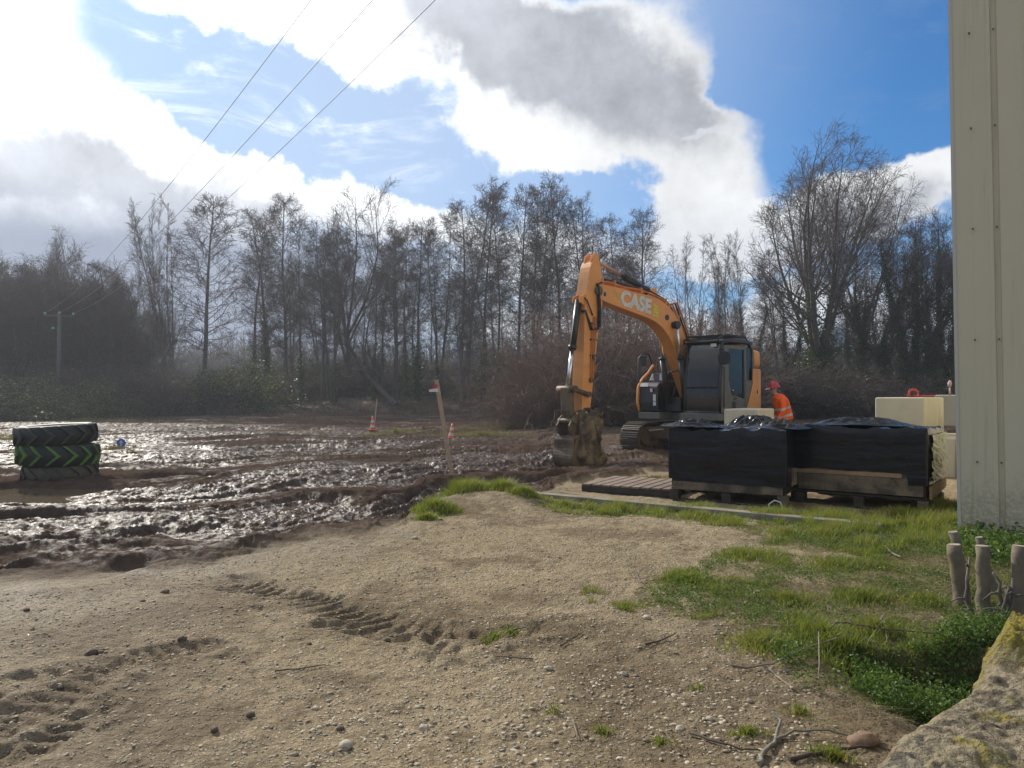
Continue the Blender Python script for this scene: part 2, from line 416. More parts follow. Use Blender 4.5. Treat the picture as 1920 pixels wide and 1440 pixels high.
    soil = sstep(np.hypot((px - 1330) / 360, (py - 1240) / 150) + n * 1.6, 1.1, .45) * .9 + sstep(np.hypot((px - 800) / 260, (py - 1165) / 45) + n * 1.6, 1.1, .4) * .7 + sstep(np.hypot((px - 1000) / 130, (py - 1175) / 35) + n * 1.2, 1.1, .6) \
        + sstep(np.hypot((px - 1150) / 500, (py - 1400) / 90) + n * 1.8, 1.0, .3) * .8 + rutm + low + sstep(px + n * 400, 1500, 1650) * (y < 8.6)
    soil = np.clip(soil, 0, 1) * (1 - mud)
    dry = mud * np.clip(sstep(np.hypot((px - 1180) / 230, (py - 800) / 70) + n * .8, 1.1, .5) * .4 + far * .3, 0, 1)
    green = sstep(fbm(x * .35, y * .35, 131, 4), .52, .62) * far + sstep(y, 69, 72)
    tw = (fbm(x * 2.5, y * 2.5, 141, 3) - .5) * 90 * np.clip(4 / yy, .15, 1.5)
    turf = in_poly(px + tw, py + tw * .4, TURF) * sstep(fbm(x * 3.2, y * 3.2, 1, 4, .6), .34, .58) * (y > 3)
    return z, mud, wet, damp, soil, dry, np.clip(green, 0, 1), turf * (1 - mud)
TURF = [(1190, 1110), (1300, 1060), (1440, 1010), (1300, 985), (1000, 955), (1010, 940), (1400, 960), (1660, 975), (1800, 950), (1960, 1000), (1960, 1180), (1850, 1200), (1790, 1290), (1640, 1310), (1480, 1260), (1410, 1190), (1330, 1155), (1210, 1135)]
def P_(px, py): return onground(px, py, -.1)
PUD = [(*P_(60, 922), 1.9, .55), (*P_(-80, 935), 1.6, .7), (*P_(345, 899), .95, .28), (*P_(250, 905), .6, .2), (*P_(20, 985), .9, .28), (*P_(150, 880), .9, .3), (*P_(480, 850), 1.3, .25)]

A = np.concatenate([np.linspace(-180, -50, 60)[:-1], np.linspace(-50, -41, 40)[:-1], np.linspace(-41, 41, 1200), np.linspace(41, 50, 40)[1:], np.linspace(50, 180, 60)[1:-1]])
A = np.radians(A)
r1 = np.geomspace(.5, 2.0, 30)[:-1]; r2_ = np.geomspace(2.0, 14, 620)[:-1]; r3 = np.geomspace(14, 75, 330)[:-1]; r4 = np.geomspace(75, 1500, 50)
R = np.concatenate([r1, r2_, r3, r4])
AA, RR = np.meshgrid(A, R)
GX, GY = RR * np.sin(AA), RR * np.cos(AA)
z, mud, wet, damp, soil, dry, green, turf = ground_z(GX, GY, True)
na, nr = len(A), len(R)
V = np.stack([GX, GY, z], -1).reshape(-1, 3); V = np.vstack([V, [[0, 0, 0]]])
i = np.arange(nr - 1)[:, None] * na; j = np.arange(na)[None, :]; j2 = (j + 1) % na
F = np.stack([i + j, i + j2, i + na + j2, i + na + j], -1).reshape(-1, 4)[:, ::-1]
c0 = len(V) - 1
T0 = np.stack([np.full(na, c0), np.arange(na), (np.arange(na) + 1) % na], -1)[:, ::-1]

gm = bpy.data.materials.new('ground'); gm.use_nodes = True
T = NT(gm.node_tree); p = T.n['Principled BSDF']
co = T.coord('Object')
am, aw, ad, as_, ay, ag = [T.attr(k) for k in ('mud', 'wet', 'damp', 'soil', 'dry', 'green')]
lo = T.noise(co, .9, 5, .6); md = T.noise(co, 6, 6, .65); fi = T.noise(co, 60, 5, .7)
gcol = T.mix(T.ramp(lo, .3, .7), (.41, .315, .20), (.27, .20, .123))
gcol = T.mix(T.ramp(md, .35, .7), gcol, (.24, .185, .115))
gcol = T.mix(T.ramp(fi, .40, .75), gcol, (.46, .375, .235))
vcell = T.voro(co, 38, out='Color'); vd = T.voro(co, 38)
vs_ = T.sep(vcell)[0]
peb = T.math('MULTIPLY', T.ramp(vd, .42, .26), T.ramp(vs_, .50, .62))
vc2 = T.sep(T.voro(co, 85, out='Color')); peb2 = T.math('MULTIPLY', T.ramp(T.voro(co, 85), .45, .28), T.ramp(vc2[1], .45, .55))
gcol = T.mix(T.math('MULTIPLY', peb, .8), gcol, T.mix(vs_, (.30, .24, .16), (.70, .62, .47)))
strk = T.noise(T.scale(co, (7, 26, 10)), 1.0, 6, .7)
gcol = T.mix(T.ramp(strk, .52, .70, 0, .6), gcol, (.16, .12, .075))
gcol = T.mix(T.ramp(T.noise(co, 150, 3, .6), .55, .75, 0, .8), gcol, (.50, .42, .28))
gcol = T.mix(T.ramp(T.noise(co, 2.3, 6, .7), .53, .66, 0, .5), gcol, (.19, .145, .09))
gcol = T.mix(T.math('MULTIPLY', peb2, .85), gcol, T.mix(vc2[0], (.13, .10, .065), (.66, .57, .41)))
gcol = T.mix(T.math('MULTIPLY', T.ramp(T.noise(co, .75, 6, .68), .48, .60), .72), gcol, (.185, .135, .087))
gcol = T.mix(T.math('MULTIPLY', ad, .55), gcol, (.21, .17, .125))
soilc = T.mix(T.ramp(fi, .3, .7), (.105, .078, .050), (.23, .175, .11))
gcol = T.mix(T.math('MULTIPLY', as_, T.ramp(md, .25, .6, .35, .85)), gcol, soilc)
gcol = T.mix(T.math('MULTIPLY', T.attr('turf'), T.ramp(fi, .3, .6, .45, .9)), gcol, T.mix(T.ramp(md, .3, .7), (.075, .085, .026), (.13, .125, .045)))
mcol = T.mix(T.ramp(md, .3, .7), (.060, .041, .031), (.095, .067, .050))
mcol = T.mix(ay, mcol, (.16, .12, .085))
mcol = T.mix(T.math('MULTIPLY', ag, .7), mcol, T.mix(T.ramp(md, .3, .7), (.06, .075, .025), (.10, .085, .045)))
col = T.mix(am, gcol, mcol)
T.put(p.inputs['Base Color'], col)
rm = T.math('ADD', T.math('SUBTRACT', .70, T.math('MULTIPLY', aw, .36)), T.math('MULTIPLY', T.math('SUBTRACT', md, .5), .45))
rg = T.math('SUBTRACT', .9, T.math('MULTIPLY', ad, .38))
T.put(p.inputs['Roughness'], T.math('MAXIMUM', T.math('ADD', T.math('MULTIPLY', rm, am), T.math('MULTIPLY', rg, T.math('SUBTRACT', 1.0, am))), .12))
T.put(p.inputs['Specular IOR Level'], T.math('ADD', T.math('MULTIPLY', ad, .10), T.math('MULTIPLY', T.math('MULTIPLY', T.ramp(aw, .10, .9), T.ramp(T.noise(co, 7, 7, .7), .44, .62)), .22)))
h = T.math('ADD', T.math('MULTIPLY', T.noise(co, 22, 6, .65), .6), T.math('MULTIPLY', T.noise(co, 80, 4, .6), .25))
h = T.math('ADD', h, T.math('MULTIPLY', peb, T.math('MULTIPLY', .5, T.math('SUBTRACT', 1.0, am))))
h = T.math('ADD', h, T.math('MULTIPLY', strk, .5))
T.put(p.inputs['Normal'], T.bump(h, T.math('SUBTRACT', .9, T.math('MULTIPLY', am, .38)), .045))
g = mesh_np('ground', V, [F, T0], gm, smooth=True, attrs={k: np.append(a.ravel(), 0) for k, a in zip(('mud', 'wet', 'damp', 'soil', 'dry', 'green', 'turf'), (mud, wet, damp, soil, dry, green, turf))})
tag(g, 'muddy site ground with churned brown ruts and a gravelly tan patch', 'ground', kind='structure')
def gz(x, y): return float(ground_z(np.array([x]), np.array([y]))[0])
def G(px, py, off=0.0):                      # point of the ground under a pixel (a few refinement steps)
    z0 = 0.0
    for _ in range(6):
        x, y = onground(px, py, z0); z0 = gz(x, y)
    return Vector((x, y, z0 + off))

wm = bpy.data.materials.new('muddy_water'); wm.use_nodes = True
T = NT(wm.node_tree); p = T.n['Principled BSDF']; co = T.coord('Object')
T.put(p.inputs['Base Color'], T.mix(T.noise(co, 1.2, 3, .5), (.11, .082, .05), (.155, .118, .075)))
p.inputs['Roughness'].default_value = .045; p.inputs['IOR'].default_value = 1.33
T.put(p.inputs['Normal'], T.bump(T.noise(co, 9, 3, .5), .06, .01))
b = MB(); b.add([(-14, 8.2, -.118), (-3.2, 8.2, -.118), (-3.2, 17, -.118), (-14, 17, -.118)], [(0, 1, 2, 3)])
tag(b.build('water', wm), 'brown puddle water standing in the muddy ruts', 'puddle', kind='structure')
# ------------------------------------------------------------ bare winter trees
class Bag:
    """collects polylines (k,n,3) with radii (k,n), turned into one mesh of thin tubes"""
    def __init__(self): self.V = []; self.F = []; self.n = 0
    def tubes(self, P, R, sides=3):
        k, n, _ = P.shape
        if k == 0: return
        Tn = np.gradient(P, axis=1); Tn /= np.linalg.norm(Tn, axis=2, keepdims=True) + 1e-9
        ref = np.where(np.abs(Tn[:, :1, 2:3]) > .8, np.array([1., 0, 0]), np.array([0, 0, 1.])) * np.ones_like(Tn)
        Nn = np.cross(Tn, ref); Nn /= np.linalg.norm(Nn, axis=2, keepdims=True) + 1e-9
        B = np.cross(Tn, Nn)
        a = np.arange(sides) * 2 * np.pi / sides
        ring = P[:, :, None] + R[:, :, None, None] * (Nn[:, :, None] * np.cos(a)[:, None] + B[:, :, None] * np.sin(a)[:, None])
        self.V.append(ring.reshape(-1, 3))
        kk = (np.arange(k) * n * sides)[:, None, None]; ii = (np.arange(n - 1) * sides)[None, :, None]; ss = np.arange(sides)[None, None]
        s2 = (ss + 1) % sides; b = self.n + kk + ii
        self.F.append(np.stack([b + ss, b + s2, b + sides + s2, b + sides + ss], -1).reshape(-1, 4))
        self.n += k * n * sides
    def quads(self, C, size, rng, flat=0.0, ratio=.7):
        k = len(C); a = rng.normal(size=(k, 3)); a[:, 2] *= (1 - flat); a /= np.linalg.norm(a, axis=1, keepdims=True)
        b = rng.normal(size=(k, 3)); b[:, 2] *= (1 - flat); b = np.cross(a, b); b /= np.linalg.norm(b, axis=1, keepdims=True)
        s = (size * rng.uniform(.6, 1.3, k))[:, None] * .5
        c2 = np.cross(a, b) * s * .35
        self.V.append(np.stack([C - a * s, C - b * s * ratio + c2, C + a * s, C + b * s * ratio + c2], 1).reshape(-1, 3))
        self.F.append(self.n + np.arange(k * 4).reshape(-1, 4)); self.n += 4 * k
    def mesh(self, name, mat, smooth=False):
        return mesh_np(name, np.vstack(self.V), np.vstack(self.F), mat, link=False, smooth=smooth)

def unit(v): return v / (np.linalg.norm(v, axis=-1, keepdims=True) + 1e-9)
def grow(P0, D0, L, R0, n, rng, up=0.0, wob=.15, tip=.25):
    """k polylines from P0 along D0"""
    k = len(P0); P = np.zeros((k, n + 1, 3)); P[:, 0] = P0; d = D0.copy()
    for i in range(n):
        P[:, i + 1] = P[:, i] + d * (L / n)[:, None]
        d = unit(d + np.array([0, 0, up]) + rng.normal(size=(k, 3)) * wob)
    t = np.linspace(0, 1, n + 1)
    return P, R0[:, None] * (1 - t * (1 - tip))[None, :]
def sprout(P, R, m, t0, t1, lenf, ang, n, rng, up=0.0, wob=.15, rr=.5, tip=.25, tpow=1.0, minr=0.0):
    k, q, _ = P.shape
    t = t0 + (t1 - t0) * ((np.arange(m)[None, :] + rng.uniform(0, 1, (k, m))) / m) ** tpow
    x = t * (q - 1); i = np.minimum(x.astype(int), q - 2); f = (x - i)[..., None]
    kk = np.arange(k)[:, None]
    A_, B_ = P[kk, i], P[kk, i + 1]
    p0 = A_ * (1 - f) + B_ * f; Td = unit(B_ - A_)
    rp = R[kk, i] * (1 - f[..., 0]) + R[kk, i + 1] * f[..., 0]
    perp = unit(np.cross(Td, rng.normal(size=(k, m, 3))))
    a = ang(t) if callable(ang) else np.full(t.shape, ang); a = a + rng.normal(0, rad(9), t.shape)
    D = unit(Td * np.cos(a)[..., None] + perp * np.sin(a)[..., None])
    plen = np.linalg.norm(np.diff(P, axis=1), axis=2).sum(1)[:, None]
    L = lenf(t, plen) * rng.uniform(.6, 1.25, t.shape)
    return grow(p0.reshape(-1, 3), D.reshape(-1, 3), L.reshape(-1), np.maximum(rp * rr, minr).reshape(-1), n, rng, up, wob, tip)

bark = pbr('bark', (.12, .10, .083), .9, var=.35, vscale=1.5, col2=(.10, .11, .075), c2lo=.45, c2hi=.7, spec=.15)
bark_pale = pbr('bark_pale', (.20, .18, .155), .85, var=.35, vscale=1.2, col2=(.09, .08, .07), spec=.2)
twig = pbr('twig', (.10, .076, .064), .85, var=.3, vscale=.5, spec=.2)
twig_grey = pbr('twig_grey', (.135, .112, .095), .85, var=.3, vscale=.5, spec=.2)
scrub_t = pbr('scrub_twig', (.135, .105, .082), .85, var=.5, vscale=.35, spec=.2)
twig_red = pbr('twig_red', (.215, .150, .115), .85, var=.35, vscale=.6, spec=.2)
ivy = leafmat('ivy', (.028, .056, .014), (.075, .115, .03), .3, .4, .9)
bramble = leafmat('bramble_leaf', (.10, .13, .05), (.24, .26, .11), .45, .45, .7)

PROTO = {}; PH = {}
def ivy_on(P, R, h0, h1, n, rng, spread=.22):
    """leaves that hug a stem"""
    b = Bag(); k = len(P); idx = rng.integers(0, k, n)
    t = rng.uniform(0, 1, n); x = t * (P.shape[1] - 1); i = np.minimum(x.astype(int), P.shape[1] - 2); f = (x - i)[:, None]
    c = P[idx, i] * (1 - f) + P[idx, i + 1] * f; r = R[idx, i]
    keep = (c[:, 2] >= h0) & (c[:, 2] <= h1 * rng.uniform(.6, 1.05, n))
    a = rng.uniform(0, 2 * np.pi, n); rr_ = r + np.abs(rng.normal(0, spread, n)) * (1 + .6 * np.sin(c[:, 2] * 2.3 + a))
    c = c + np.stack([np.cos(a) * rr_, np.sin(a) * rr_, rng.normal(0, .1, n)], -1)
    b.quads(c[keep], .15, rng); return b
def finish(key, trunk, crown, iv=None, tm=None, cm=None):
    PH[key] = float(np.percentile(np.vstack(crown.V)[:, 2], 99.93))
    PROTO[key] = (trunk.mesh(key + '_trunk', tm or bark, True), crown.mesh(key + '_crown', cm or twig), iv.mesh(key + '_ivy', ivy) if iv else None)

def alder(key, seed, H=18, lean=.0, m1=75, t0=.30, w=2.6, iv=0, r=.17, forks=1, cm=None, tm=None, dens=1.0):
    rng = np.random.default_rng(seed)
    D0 = unit(np.array([[math.cos(a) * lean, math.sin(a) * lean * .5, 1] for a in rng.uniform(0, 6.28, forks)]))
    P, Rr = grow(rng.normal(0, .25 * (forks > 1), (forks, 3)) * [1, 1, 0], D0, H * rng.uniform(.88, 1, forks), np.full(forks, r), 14, rng, .06, .035, .12)
    tb, cb = Bag(), Bag(); tb.tubes(P, Rr, 8)
    P1, R1 = sprout(P, Rr, int(m1 / forks ** .5), t0, .985, lambda t, L: w * np.clip(1.04 - t, .04, 1) ** .62 * (.35 + .65 * sstep(t, t0, t0 + .25)) + .25, lambda t: rad(80) - t * rad(34), 6, rng, .06, .13, .30, .3, .9)
    R1 = np.clip(R1, .016, .05)
    cb.tubes(P1, R1, 3)
    P2, R2 = sprout(P1, R1, int(8 * dens), .15, 1, lambda t, L: L * .38 * (1.15 - t) + .22, rad(48), 3, rng, .05, .2, .6, .5, 1, .010)
    cb.tubes(P2, np.clip(R2, .009, .02), 3)
    P3, R3 = sprout(P2, R2, int(5 * dens), .2, 1, lambda t, L: L * .5 + .14, rad(45), 2, rng, .03, .25, .8, .7, 1, .008)
    cb.tubes(P3, np.full_like(R3, .0085), 3)
    c = P3[:, -1][rng.uniform(size=len(P3)) < .06]; cb.quads(c, .05, rng)
    finish(key, tb, cb, ivy_on(P, Rr, 0, iv, int(iv * 1000), rng) if iv else None, tm, cm)

def spreader(key, seed, H=18, limbs=6, r=.42, split=.30, iv=0, fan=34, tm=None, cm=None, m=(7, 7, 6), tr=8, up=.05):
    rng = np.random.default_rng(seed)
    P, Rr = grow(np.zeros((1, 3)), np.array([[.02, .02, 1.]]), np.array([H * split]), np.array([r]), 6, rng, .02, .04, .72)
    tb, cb = Bag(), Bag(); tb.tubes(P, Rr, 10)
    top = np.repeat(P[:, -1], limbs, 0) - np.array([0, 0, 1.]) * rng.uniform(0, H * split * .45, (limbs, 1))
    a = np.arange(limbs) * 2 * np.pi / limbs + rng.uniform(-.4, .4, limbs); b_ = np.radians(fan) * rng.uniform(.35, 1.25, limbs)
    D = np.stack([np.cos(a) * np.sin(b_), np.sin(a) * np.sin(b_), np.cos(b_)], -1)
    L = H * (1 - split) * rng.uniform(.85, 1.12, limbs) / np.cos(b_ * .55)
    PL, RL = grow(top, D, L, r * rng.uniform(.38, .6, limbs), 10, rng, up, .07, .1); tb.tubes(PL, RL, 7)
    P1, R1 = sprout(PL, RL, m[0] + 4, .16, .97, lambda t, L: L * .42 * (1.15 - t) + .8, rad(34), 7, rng, up, .09, .5, .2); R1 = np.clip(R1, .02, .12)
    cb.tubes(P1, R1, 4)
    P2, R2 = sprout(P1, R1, m[1] + 2, .12, .98, lambda t, L: L * .36 * (1.2 - t) + .5, rad(36), 4, rng, .05, .12, .5, .35); R2 = np.clip(R2, .011, .04)
    cb.tubes(P2, R2, 3)
    P3, R3 = sprout(P2, R2, m[2], .15, 1, lambda t, L: L * .42 + .25, rad(38), 3, rng, .05, .18, .6, .5); cb.tubes(P3, np.clip(R3, .008, .014), 3)
    P4, R4 = sprout(P3, R3, 2, .3, 1, lambda t, L: L * .5 + .1, rad(38), 2, rng, .03, .2, .6, .5); cb.tubes(P4, np.full_like(R4, .008), 3)
    iv_ = None
    if iv:
        iv_ = ivy_on(P, Rr, 0, iv, int(iv * 1500), rng, .5); s2 = ivy_on(PL, RL, 0, iv * 1.5, int(iv * 1100), rng, .34)
        iv_.V += s2.V; iv_.F += [f + iv_.n for f in s2.F]; iv_.n += s2.n
    finish(key, tb, cb, iv_, tm, cm)

def clump(key, seed, H=17, stems=4, r=.10, fan=7, tm=None, cm=None, m1=26, iv=0):
    rng = np.random.default_rng(seed)
    a = rng.uniform(0, 6.28, stems); b_ = np.radians(fan) * rng.uniform(.2, 1.3, stems)
    D = np.stack([np.cos(a) * np.sin(b_), np.sin(a) * np.sin(b_), np.cos(b_)], -1)
    P, Rr = grow(rng.normal(0, .25, (stems, 3)) * [1, 1, 0], D, H * rng.uniform(.8, 1.05, stems), np.full(stems, r), 12, rng, .03, .045, .12)
    tb, cb = Bag(), Bag(); tb.tubes(P, Rr, 7)
    P1, R1 = sprout(P, Rr, m1, .22, .98, lambda t, L: 1.9 * (1.1 - t) + .7, rad(30), 6, rng, .09, .09, .4, .25); R1 = np.clip(R1, .014, .05); cb.tubes(P1, R1, 3)
    P2, R2 = sprout(P1, R1, 6, .2, 1, lambda t, L: L * .4 + .2, rad(34), 3, rng, .07, .14, .6, .4); cb.tubes(P2, np.clip(R2, .010, .02), 3)
    P3, R3 = sprout(P2, R2, 4, .2, 1, lambda t, L: L * .45 + .12, rad(34), 2, rng, .05, .18, .6, .5); cb.tubes(P3, np.full_like(R3, .009), 3)
    finish(key, tb, cb, ivy_on(P, Rr, 0, iv, int(iv * 700), rng) if iv else None, tm, cm)

alder('alder_a', 1, 18, .02, 84, .24, 4.5, iv=0)
alder('alder_b', 2, 18, .05, 70, .34, 4.3, iv=6, r=.15)
alder('alder_c', 3, 18, .06, 84, .28, 4.3, iv=0, forks=2, r=.14)
alder('alder_d', 4, 18, .03, 76, .22, 4.3, iv=9, r=.19)
alder('alder_e', 5, 18, .09, 80, .36, 3.9, iv=4, forks=3, r=.12)
alder('slim_f', 6, 18, .05, 60, .38, 3.7, iv=5, r=.12, dens=.9)
alder('ivy_mass', 9, 18, .04, 60, .25, 3.4, iv=15, r=.26, forks=2)
clump('clump_a', 11, 18, 5, .10, 8, tm=bark_pale, cm=twig_grey)
clump('clump_b', 12, 18, 4, .09, 10, tm=bark_pale, cm=twig_grey, m1=30)
spreader('spread_a', 21, 18, 9, .42, .26, iv=6.5, fan=30, tm=bark, cm=twig_grey, m=(7, 6, 5))
spreader('spread_b', 22, 18, 6, .28, .32, iv=0, fan=26, tm=bark, cm=twig_grey, m=(6, 6, 5), up=.08)
spreader('spread_c', 23, 18, 6, .30, .38, iv=9, fan=30, tm=bark, cm=twig, m=(6, 6, 5))
spreader('dense_d', 24, 14, 8, .25, .18, iv=6, fan=34, cm=twig, m=(8, 8, 5), up=.06)

def tree(key, px, Y, top, label, group=None, rot=None, w=1.0, base=None, name='bare_tree', lean=0.0, rz=None):
    """a tree whose foot stands under the pixel column at depth Y and whose tip reaches the given height in the view"""
    p = at(px, 720, Y); z0 = gz(p.x, Y) - .1
    H = at(px, top, Y).z - z0; k = H / PH[key]
    t, c, iv = PROTO[key]
    o = empty(name, (p.x, Y, z0), 0, label, 'tree', group)
    w = w * 1.3 if key[:4] in ('alde', 'slim') else w; lean = lean or random.gauss(0, .022)
    o.rotation_euler = (random.gauss(0, .015), lean, random.uniform(0, 6.28) if rz is None else rz); o.scale = (k * w, k * w, k)
    for nm, me in (('trunk', t), ('crown', c), ('ivy', iv)):
        if me is None: continue
        q = bpy.data.objects.new(nm, me); COL.objects.link(q); q.parent = o
    return o
MARKS = [(-50, 'picture edge by the dark wood'), (35, 'muddy tractor tyres'), (75, 'pole crossarm end'), (112, 'utility pole'), (150, 'pale thin-topped tree'), (205, 'darkest ivy-clad tree'), (242, 'low rounded tree'), (298, 'two pale poles'), (324, 'pale fanning stems'), (384, 'lone cone-crowned alder'),
 (450, 'pale bramble bush'), (474, 'alder leaning over the brambles'), (500, 'ivy-wrapped trunk'), (537, 'tall straight pointed alder'), (566, 'slender pressed-in alder'), (602, 'thick dark twin trunk'), (628, 'three leaning stems'), (655, 'broad rounded crown'), (690, 'cone with the thin stake'),
 (720, 'bent fallen trunk'), (750, 'dip in the treetops'), (785, 'brownish crown by the stake'), (812, 'flagged stake'), (845, 'tilted traffic cone'), (877, 'tallest twin-stemmed alder'), (905, 'alder leaning on the tallest one'), (935, 'slim tall alder'), (970, 'reddish thicket edge'),
 (1002, 'three tall thicket stems'), (1060, 'bucket linkage'), (1100, 'excavator arm head'), (1150, 'start of the lettering'), (1212, 'end of the lettering'), (1255, 'boom bend'), (1300, 'pale tree above the cab'), (1345, 'cab roof guard'), (1395, 'excavator tail'), (1430, 'low concrete block'), (1470, 'worker'), (1510, 'gap between the crates'),
 (1548, 'giant tree foot'), (1590, 'second ivy limb of the giant tree'), (1625, 'low ivy-thick trunk'), (1655, 'strap-topped block corner'), (1712, 'red strap'), (1745, 'dark ivy column'), (1780, 'pink peg'), (1850, 'cladding ribs')]
USED = set()
def near_label(px, prefix):
    """names the closest landmark and on which side of it the thing stands, each wording used once"""
    for m_, n_ in sorted(MARKS, key=lambda q: abs(q[0] - px)):
        t = '%s %s the %s' % (prefix, 'just before' if px < m_ else 'just past', n_)
        if t not in USED: USED.add(t); return t
ROW = 'bare trees in the riverside row'
FRONT = [
 ('clump_a', 322, 60, 372, 'pale slim stems fanning from one foot, first of the tall row beside the open gap', 1.0),
 ('clump_b', 298, 62, 368, 'two pale leafless poles standing at the very end of the tall row', .6),
 ('alder_a', 382, 58, 366, 'tall cone-crowned bare alder with mossy trunk standing alone by the far woodland gap', 1.05),
 ('alder_b', 474, 60, 388, 'thin bare alder leaning over the pale bramble bush', .85),
 ('alder_d', 500, 63, 392, 'ivy-wrapped trunk beside the pale bramble bush with a thin top', .8),
 ('alder_a', 537, 60, 364, 'tall straight alder with a pointed bare top, next after the ivy-wrapped trunk', .8),
 ('slim_f', 566, 61, 400, 'slender bare alder pressed between two taller dark trunks', .9),
 ('alder_c', 602, 60, 398, 'thick dark twin trunk in the densest part of the row', .9),
 ('spread_b', 655, 66, 352, 'broad rounded bare crown rising above the dense middle of the row', .95),
 ('alder_e', 628, 59, 420, 'three thin leaning stems under the broad rounded crown', .8),
 ('slim_f', 700, 60, 425, 'thin straight bare stem just past the broad rounded crown', .8),
 ('alder_c', 735, 60, 398, 'twin-stemmed bare alder behind the short stake beside the cone', .85),
 ('slim_f', 762, 61, 410, 'thin bare alder with ivy low down behind the dip in the treetops', .8),
 ('alder_b', 785, 60, 405, 'bare alder above the flagged stake with a brownish crown', .95),
 ('alder_e', 822, 61, 408, 'leaning trio of bare stems just past the flagged stake', .8),
 ('alder_c', 877, 58, 334, 'tallest twin-stemmed alder of the row with a bushy pointed top', .95),
 ('alder_b', 905, 60, 345, 'tall alder leaning against the tallest twin-stemmed one', .8),
 ('slim_f', 935, 61, 352, 'slim tall alder between the tallest tree and the reddish thicket', .8),
 ('alder_a', 970, 60, 346, 'tall alder whose foot is hidden by the reddish thicket edge', .75),
 ('alder_e', 1002, 60, 340, 'three tall stems rising behind the reddish thicket', .75),
 ('alder_b', 1050, 59, 334, 'tall pointed alder rising just before the excavator arm', .85),
 ('slim_f', 1085, 61, 358, 'thin alder standing behind the top of the excavator arm', .8),
 ('alder_c', 1120, 60, 372, 'bare alder rising behind the orange arm joint', .75),
 ('slim_f', 1150, 62, 395, 'sparse bare tree above the lettered orange boom', .9),
 ('alder_a', 1212, 61, 384, 'last dark alder of the row, above the curve of the orange boom', .8),
 ('slim_f', 1180, 63, 420, 'small thin alder hidden behind the boom bend', .8),
 ('clump_b', 1300, 66, 432, 'thin pale multi-stemmed tree above the excavator cab', 1.0),
 ('clump_a', 1345, 64, 446, 'pale fan of stems just past the excavator cab roof', .95),
 ('clump_b', 1395, 62, 430, 'wispy pale tree between the cab and the giant spreading tree', .8),
 ('spread_a', 1548, 52, 246, 'giant spreading bare tree with ivy-clad trunk, widest crown of all', .98),
 ('spread_b', 1612, 58, 300, 'tall bare tree partly merged with the giant spreading tree', .8),
 ('spread_c', 1655, 55, 420, 'ivy-clad tree just past the giant spreading tree', .9),
 ('ivy_mass', 1715, 50, 405, 'dark ivy column between the ivy-clad tree and the cladding', 1.0),
 ('ivy_mass', 1625, 54, 520, 'low ivy-thick trunk just past the foot of the giant spreading tree', 1.1),
 ('spread_c', 1745, 50, 366, 'dark ivy-covered tree beside the pale cladding', .75),
 ('ivy_mass', 1772, 48, 395, 'ivy column rising at the edge of the pale cladding', .8),
 ('alder_e', 1460, 57, 470, 'thin bare stems at the orange-clad worker side of the giant tree', .8),
 ('clump_a', 1690, 60, 400, 'thin bare stems between the two ivy-clad trees', .8),
 ('spread_c', 1840, 50, 360, 'ivy-covered tree hidden by the pale cladding', .8),
]
for key, px, Y, top, lab, w in FRONT: tree(key, px, Y, top, lab, ROW if px < 1250 else 'bare trees behind the excavator cab and worker', w=w)
LEFTW = [('dense_d', -40, 56, 470, 'dense brown tree at the end of the dark wood', 1.5), ('dense_d', 25, 54, 478, 'dense bare tree rising behind the muddy tractor tyres', 1.4),
 ('alder_d', 60, 58, 492, 'ivy-dark trunk in the dark wood over the tractor tyres', 1.2), ('dense_d', 95, 57, 490, 'dense bare tree directly behind the utility pole', 1.4),
 ('spread_b', 150, 64, 440, 'pale thin-topped tree standing out above the dark wood', .8), ('dense_d', 165, 56, 505, 'dense brown tree just past the utility pole', 1.3),
 ('alder_d', 205, 55, 492, 'darkest ivy-clad tree near the open end of the dark wood', 1.2), ('spread_c', 190, 60, 480, 'bushy-topped tree over the darkest ivy-clad one', .8),
 ('alder_e', 242, 57, 520, 'low rounded tree at the open end of the dark wood', 1.1), ('spread_c', 262, 60, 530, 'last low tree before the tall pale stems', .7),
 ('dense_d', 130, 60, 510, 'dense tree filling the middle of the dark wood', 1.3), ('dense_d', 0, 62, 465, 'tall dense tree in the depth of the dark wood', 1.4)]
for key, px, Y, top, lab, w in LEFTW: tree(key, px, Y, top, lab, 'trees of the dark wood beyond the tyres', w=w)
rr = random.Random(3)
for k in range(25):                          # second row, seen between the trunks of the first
    px = 500 + k * 30 + rr.uniform(-9, 9)
    tree(rr.choice(['slim_f', 'alder_e', 'alder_b', 'alder_c', 'slim_f']), px, rr.uniform(68, 84), rr.uniform(430, 520), near_label(px, 'shaded second-row trunk'), 'second row of shaded trees', w=rr.uniform(.8, 1.1))
for k in range(14):
    px = 1290 + k * 38 + rr.uniform(-12, 12)
    tree(rr.choice(['spread_c', 'alder_e', 'ivy_mass', 'alder_d']), px, rr.uniform(60, 74), rr.uniform(540, 620), near_label(px, 'low shaded tangle tree'), 'low trees of the tangle', w=rr.uniform(1.0, 1.5))
for k in range(9):
    px = -60 + k * 38 + rr.uniform(-12, 12)
    tree(rr.choice(['dense_d', 'alder_d']), px, rr.uniform(63, 72), rr.uniform(530, 590), near_label(px, 'low dim tree deep in the wood'), 'low trees inside the dark wood', w=rr.uniform(1.2, 1.6))

